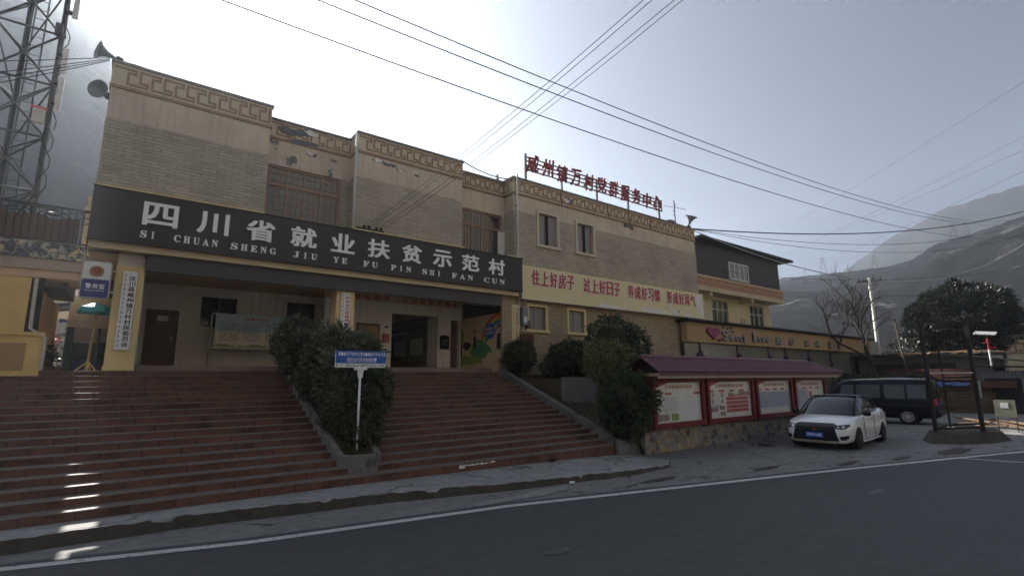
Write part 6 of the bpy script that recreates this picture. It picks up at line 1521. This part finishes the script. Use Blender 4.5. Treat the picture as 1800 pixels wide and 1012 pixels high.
mb.add(vs, fs); tag(mb.build('mural_tarp', peeling('painted_tarp', (.55, .55, .53), (.10, .13, .24), .52, 2.6, second=(.20, .18, .18))), 'white and blue painted tarpaulin hanging in the passage', 'tarpaulin')
shrub('dark potted plant with pale red flowers in the passage', [(-1.78, 19.6, PZ + .35, .26, .3, .42)], 900, .09, M['leaf_dark'], 41, 'plant', 'potted_plant')
shrub('small clump of reddish flowers above the potted plant', [(-1.86, 20.2, PZ + .95, .24, .3, .16)], 260, .09, leaf_mat('red_flower', (.25, .05, .04), (.45, .28, .22)), 42, 'flowers', 'flower_clump', core=.1)
mb = MB(); mb.box(-2.1, -1.45, 19.2, 20.4, PZ - .0, PZ + .18); tag(mb.build('trough', M['kerb_conc']), 'low concrete trough under the potted plant in the passage', 'trough')

# lattice mast
t = thing('lattice_mast', 'tall three-legged steel lattice mast with antennas behind the balcony', 'mast', (-3, 18.5, 5))
A, B, C_ = Vector((-2.36, 18, 0)), Vector((-3.75, 18, 0)), Vector((-3.35, 19.6, 0)); ZT, ZB = 17, 2.3
def at(p, z): return Vector((p.x, p.y, z))
for p, r in ((A, .065), (B, .065), (C_, .06)): mb = MB(); mb.tube([at(p, ZB), at(p, ZT)], r, 8); mb.build('leg', M['tower_steel'], t)
mb = MB(); z = 4.0; k = 0
while z < 16.5:
    for p, q in ((A, B), (B, C_), (C_, A)):
        mb.tube([at(p, z), at(q, z)], .032, 5)
        if p is A: mb.tube([at(p, z), at(q, z + 1.55)], .03, 5); mb.tube([at(q, z), at(p, z + 1.55)], .03, 5)
        else: mb.tube([at(p, z), at(q, z + 1.55)] if k % 2 else [at(q, z), at(p, z + 1.55)], .022, 5)
    for p in (A, B, C_): mb.lathe([(.09, -.05), (.09, .05)], at(p, z), (0, 0, 1), 8)
    z += 1.55; k += 1
mb.build('bracing', M['tower_steel'], t)
mb = MB(); L0 = C_ + Vector((.16, -.25, 0)); L1 = C_ + Vector((.42, -.25, 0))
mb.tube([at(L0, ZB), at(L0, ZT)], .02, 4); mb.tube([at(L1, ZB), at(L1, ZT)], .02, 4); z = 5
while z < 15: mb.tube([at(L0, z), at(L1, z)], .012, 4); z += .3
mb.build('ladder', M['tower_steel'], t)
for z0, z1, dx in ((12.3, 13.3, .16), (10.55, 11.3, .10), (9.45, 10.4, .10)):
    mb = MB(); mb.box(A.x + dx, A.x + dx + .13, A.y - .22, A.y - .12, z0, z1); o = mb.build('panel_antenna', M['pipe'], t, bevel=.02)
    mb = MB(); mb.box(A.x, A.x + dx, A.y - .18, A.y, z0 + .15, z0 + .2); mb.box(A.x, A.x + dx, A.y - .18, A.y, z1 - .2, z1 - .15); mb.build('clamp', M['dark_metal'], o)
mb = MB(); mb.box(A.x - .30, A.x - .06, A.y - .25, A.y - .1, 8.95, 9.35); mb.box(A.x - .34, A.x - .04, A.y - .27, A.y - .08, 9.35, 9.4, 1); mb.build('equipment_box', [M['pipe'], M['print_red']], t); mb = MB(); mb.box(A.x - .14, A.x + .02, A.y - .22, A.y - .08, 11.65, 12.0); mb.build('radio_unit', M['dark_metal'], t)
mb = MB()
for k in range(6):
    pts = [at(A, 12 - k * .8) + Vector((.07, -.1, 0)) + Vector((.12 * math.sin(q * 1.1 + k), .02, -q * .25)) for q in range(7)]; mb.tube(pts, .014, 4)
mb.tube([at(C_, 5) + Vector((.05, -.1, 0)), at(C_, 15) + Vector((.05, -.1, 0))], .05, 6); mb.build('feeder_cable', M['wire'], t)
mb = MB(); mb.obox((-3.3, 16.6, 6.45), (-1.7, 16.6, 6.30), .05, .05); mb.lathe([(.02, 0), (.14, .02), (.13, .06), (.02, .12)], (-3.15, 16.6, 6.3), (0, 0, 1), 10); mb.lathe([(.02, 0), (.12, .02), (.11, .06), (.02, .1)], (-1.85, 16.6, 6.15), (0, 0, 1), 10); mb.tube([(-2.3, 16.6, 6.3), (-2.36, 18, 6.9)], .03, 5)
mb.build('lamp_arm', M['tower_steel'], t)
mb = MB(); mb.box(-9, -1.42, 17.2, 20.2, 4.45, 6.0); mb.box(-9, -1.95, 17.3, 20.0, 2.3, 4.45); tag(mb.build('concrete_block', M['shed']), 'dark block carrying the lattice mast behind the balcony', 'base')  # mast base; its hidden upper part is enlarged to narrow the sunbeam through the gap

# ================================================================== WIRES
def cable(name, a, b, sag, r, label, group, m='wire', n=40):
    a, b = Vector(a), Vector(b); pts = [a.lerp(b, i / n) - Vector((0, 0, sag * 4 * (i / n) * (1 - i / n))) for i in range(n + 1)]
    mb = MB(); mb.tube(pts, r, 5); o = mb.build(name, M[m]); tag(o, label, 'wire', group); return o
G1 = 'three long power lines above the road'
cable('power_line', (-12, 8.6, 8.1), (70, 8.0, 15.8), 2.35, .013, 'lowest of the three long power lines crossing in front of the hall', G1, n=90)
cable('power_line', (-12, 8.6, 8.75), (70, 8.2, 17.2), 2.45, .013, 'middle of the three long power lines crossing in front of the hall', G1, n=90)
cable('power_line', (-12, 8.6, 9.1), (70, 8.6, 17.5), 2.4, .013, 'highest of the three long power lines crossing in front of the hall', G1, n=90)
G2 = 'service wires rising from the hall wall'
for k, (x, xa) in enumerate(((5.13, 5.55), (5.32, 5.7), (5.84, 5.95), (6.05, 6.1))):
    s = 1.35; d = Vector((x, 4, 7.28 + (x - 5.13) * .48)) - Vector((xa, 14.94, 6.78)); e = Vector((xa, 14.94, 6.78)) + d * s
    cable('service_wire', (xa, 14.94, 6.75 + .0 * k), e, .25, .0055, ('leftmost', 'second', 'third', 'rightmost')[k] + ' of the four service wires running from the hall wall over the road', G2)
mb = MB(); mb.box(5.3, 6.2, 14.9, 15.0, 6.70, 6.73)
for x in (5.55, 5.7, 5.95, 6.1): mb.lathe([(.03, 0), (.05, .05), (.03, .1)], (x, 14.93, 6.73), (0, 0, 1), 8)
tag(mb.build('wire_bracket', M['dark_metal']), 'small dark bracket with insulators under the fret block where the service wires end', 'bracket')
G3 = 'lines strung from the right corner of the hall'
K = Vector((23.6, 15.2, 9.98))
cable('corner_line', K, (62, 6.8, 16.3), 1.0, .035, 'thick dark bundle of lines from the right roof corner to the far right', G3)
cable('corner_line', K, (62, 7.0, 15.2), 1.35, .016, 'thin line just below the thick bundle from the right roof corner', G3)
cable('corner_line', K, (62, 7.1, 14.3), 1.5, .014, 'faint lower line from the right roof corner toward the hills', G3)
cable('corner_line', K, (62, 7.2, 13.4), 3.1, .028, 'pale drooping cable sagging deepest from the right roof corner', G3, 'wire_pale')
G4 = 'lines climbing to the upper right'
for k, (p, q) in enumerate((((1800, 135), (1400, 388)), ((1800, 255), (1450, 415)), ((1800, 292), (1480, 445)), ((1800, 232), (1330, 470)))):
    a = pix_dir(*p); b = pix_dir(*q); A_ = Vector((0, 0, EYE)) + a * 34; B_ = Vector((0, 0, EYE)) + b * 90; d = A_ - B_
    cable('valley_line', B_, B_ + d * 1.4, .4, .010 if k < 3 else .008, ('highest', 'second', 'third', 'faintest lower')[k] + ' of the thin lines climbing to the upper right of the sky', G4)
G5 = 'lines at the utility pole'
for k, (p, q) in enumerate((((45, 13.1, 9.4), (24, 18, 9.0)), ((45, 14.6, 9.4), (80, 2, 14.5)), ((45, 13.1, 8.0), (80, 1, 12.0)))):
    cable('pole_line', p, q, .6, .014, ('line from the utility pole back toward the clad house', 'upper line from the utility pole toward the far right', 'lower line from the utility pole toward the far right')[k], G5)
cable('roof_wire', (9.1, 15.0, 9.96), (12.1, 15.1, 9.98), .25, .02, 'dark slack wire between the middle block and the brick block', 'wires along the parapets')
cable('roof_wire', (2.6, 15.1, 10.0), (5.3, 15.1, 10.02), .12, .006, 'fine wire strung above the flaking recessed bay', 'wires along the parapets')
cable('roof_wire', (6.3, 15.1, 10.15), (9.1, 15.1, 9.98), -.12, .006, 'fine wire along the top of the middle parapet', 'wires along the parapets')
for k in range(4): cable('mast_wire', (-1.05, 15.0, 9.95 - .03 * k), (-8, 19 + k * .3, 8.9 - k * .25 + (.5 if k == 0 else 0)), .15, .010, ('topmost', 'second', 'third', 'lowest')[k] + ' wire from the left loudspeaker horn past the lattice mast', 'wires at the left loudspeaker')

# ================================================================== SMALL THINGS ON THE GROUND
mb = MB(); mb.lathe([(.34, 0), (.36, .012), (.32, .014)], (16.0, 8.3, -.01), (0, 0, 1), 24); tag(mb.build('manhole_cover', M['dark_metal']), 'round dark manhole cover on the forecourt before the stained wall', 'manhole cover')
def crumple(loc, s, m, label, nm, cat):
    r = random.Random(int(loc[0] * 100)); mb = MB(); vs = []; fs = []
    for i in range(5):
        for j in range(8):
            a = PI * i / 4; b = 2 * PI * j / 8; q = s * r.uniform(.5, 1.1); vs.append((loc[0] + math.sin(a) * math.cos(b) * q * 1.6, loc[1] + math.sin(a) * math.sin(b) * q, max(loc[2], loc[2] + s * .35 + math.cos(a) * q * .45)))
    for i in range(4):
        for j in range(8): fs.append((i * 8 + j, (i + 1) * 8 + j, (i + 1) * 8 + (j + 1) % 8, i * 8 + (j + 1) % 8))
    mb.add(vs, fs); tag(mb.build(nm, m), label, cat)
crumple((7.35, 7.75, 0), .06, M['white'], 'small crumpled white wrapper below the kerb', 'litter', 'litter')
crumple((8.35, 9.45, .12), .09, M['void'], 'black plastic bag lying at the foot of the stairs', 'plastic_bag', 'bag')
crumple((15.7, 8.35, .0), .04, M['white'], 'tiny white wrapper beside the manhole cover', 'litter', 'litter')
mb = MB(); r = random.Random(6)
for k in range(16): sheet(mb, 5.9 + k * .055, 5.94 + k * .055 + r.uniform(0, .03), Z0 + .02 - .10 + r.uniform(-.01, .01) + .02, Z0 - .02 - r.uniform(0, .03), front(9.598), .004)
sheet(mb, 5.85, 6.0, Z0 - .1, Z0 - .03, front(9.598), .004)
tag(mb.build('paint_scrawl', M['white_letter']), 'scraped white paint mark on the lowest stair riser', 'paint mark')

# ================================================================== HAZE
mb = MB(); mb.box(-1200, 1300, -900, 1250, -4, 420)
hz = mb.build('haze', bpy.data.materials.new('haze')); hz['kind'] = 'stuff'
hm = hz.data.materials[0]; hm.use_nodes = True; hn = hm.node_tree
for n_ in list(hn.nodes):
    if n_.type != 'OUTPUT_MATERIAL': hn.nodes.remove(n_)
pv = hn.nodes.new('ShaderNodeVolumePrincipled'); pv.inputs['Color'].default_value = (.72, .80, .92, 1); pv.inputs['Density'].default_value = .00046; pv.inputs['Anisotropy'].default_value = .62
hn.links.new(pv.outputs[0], hn.nodes['Material Output'].inputs['Volume'])
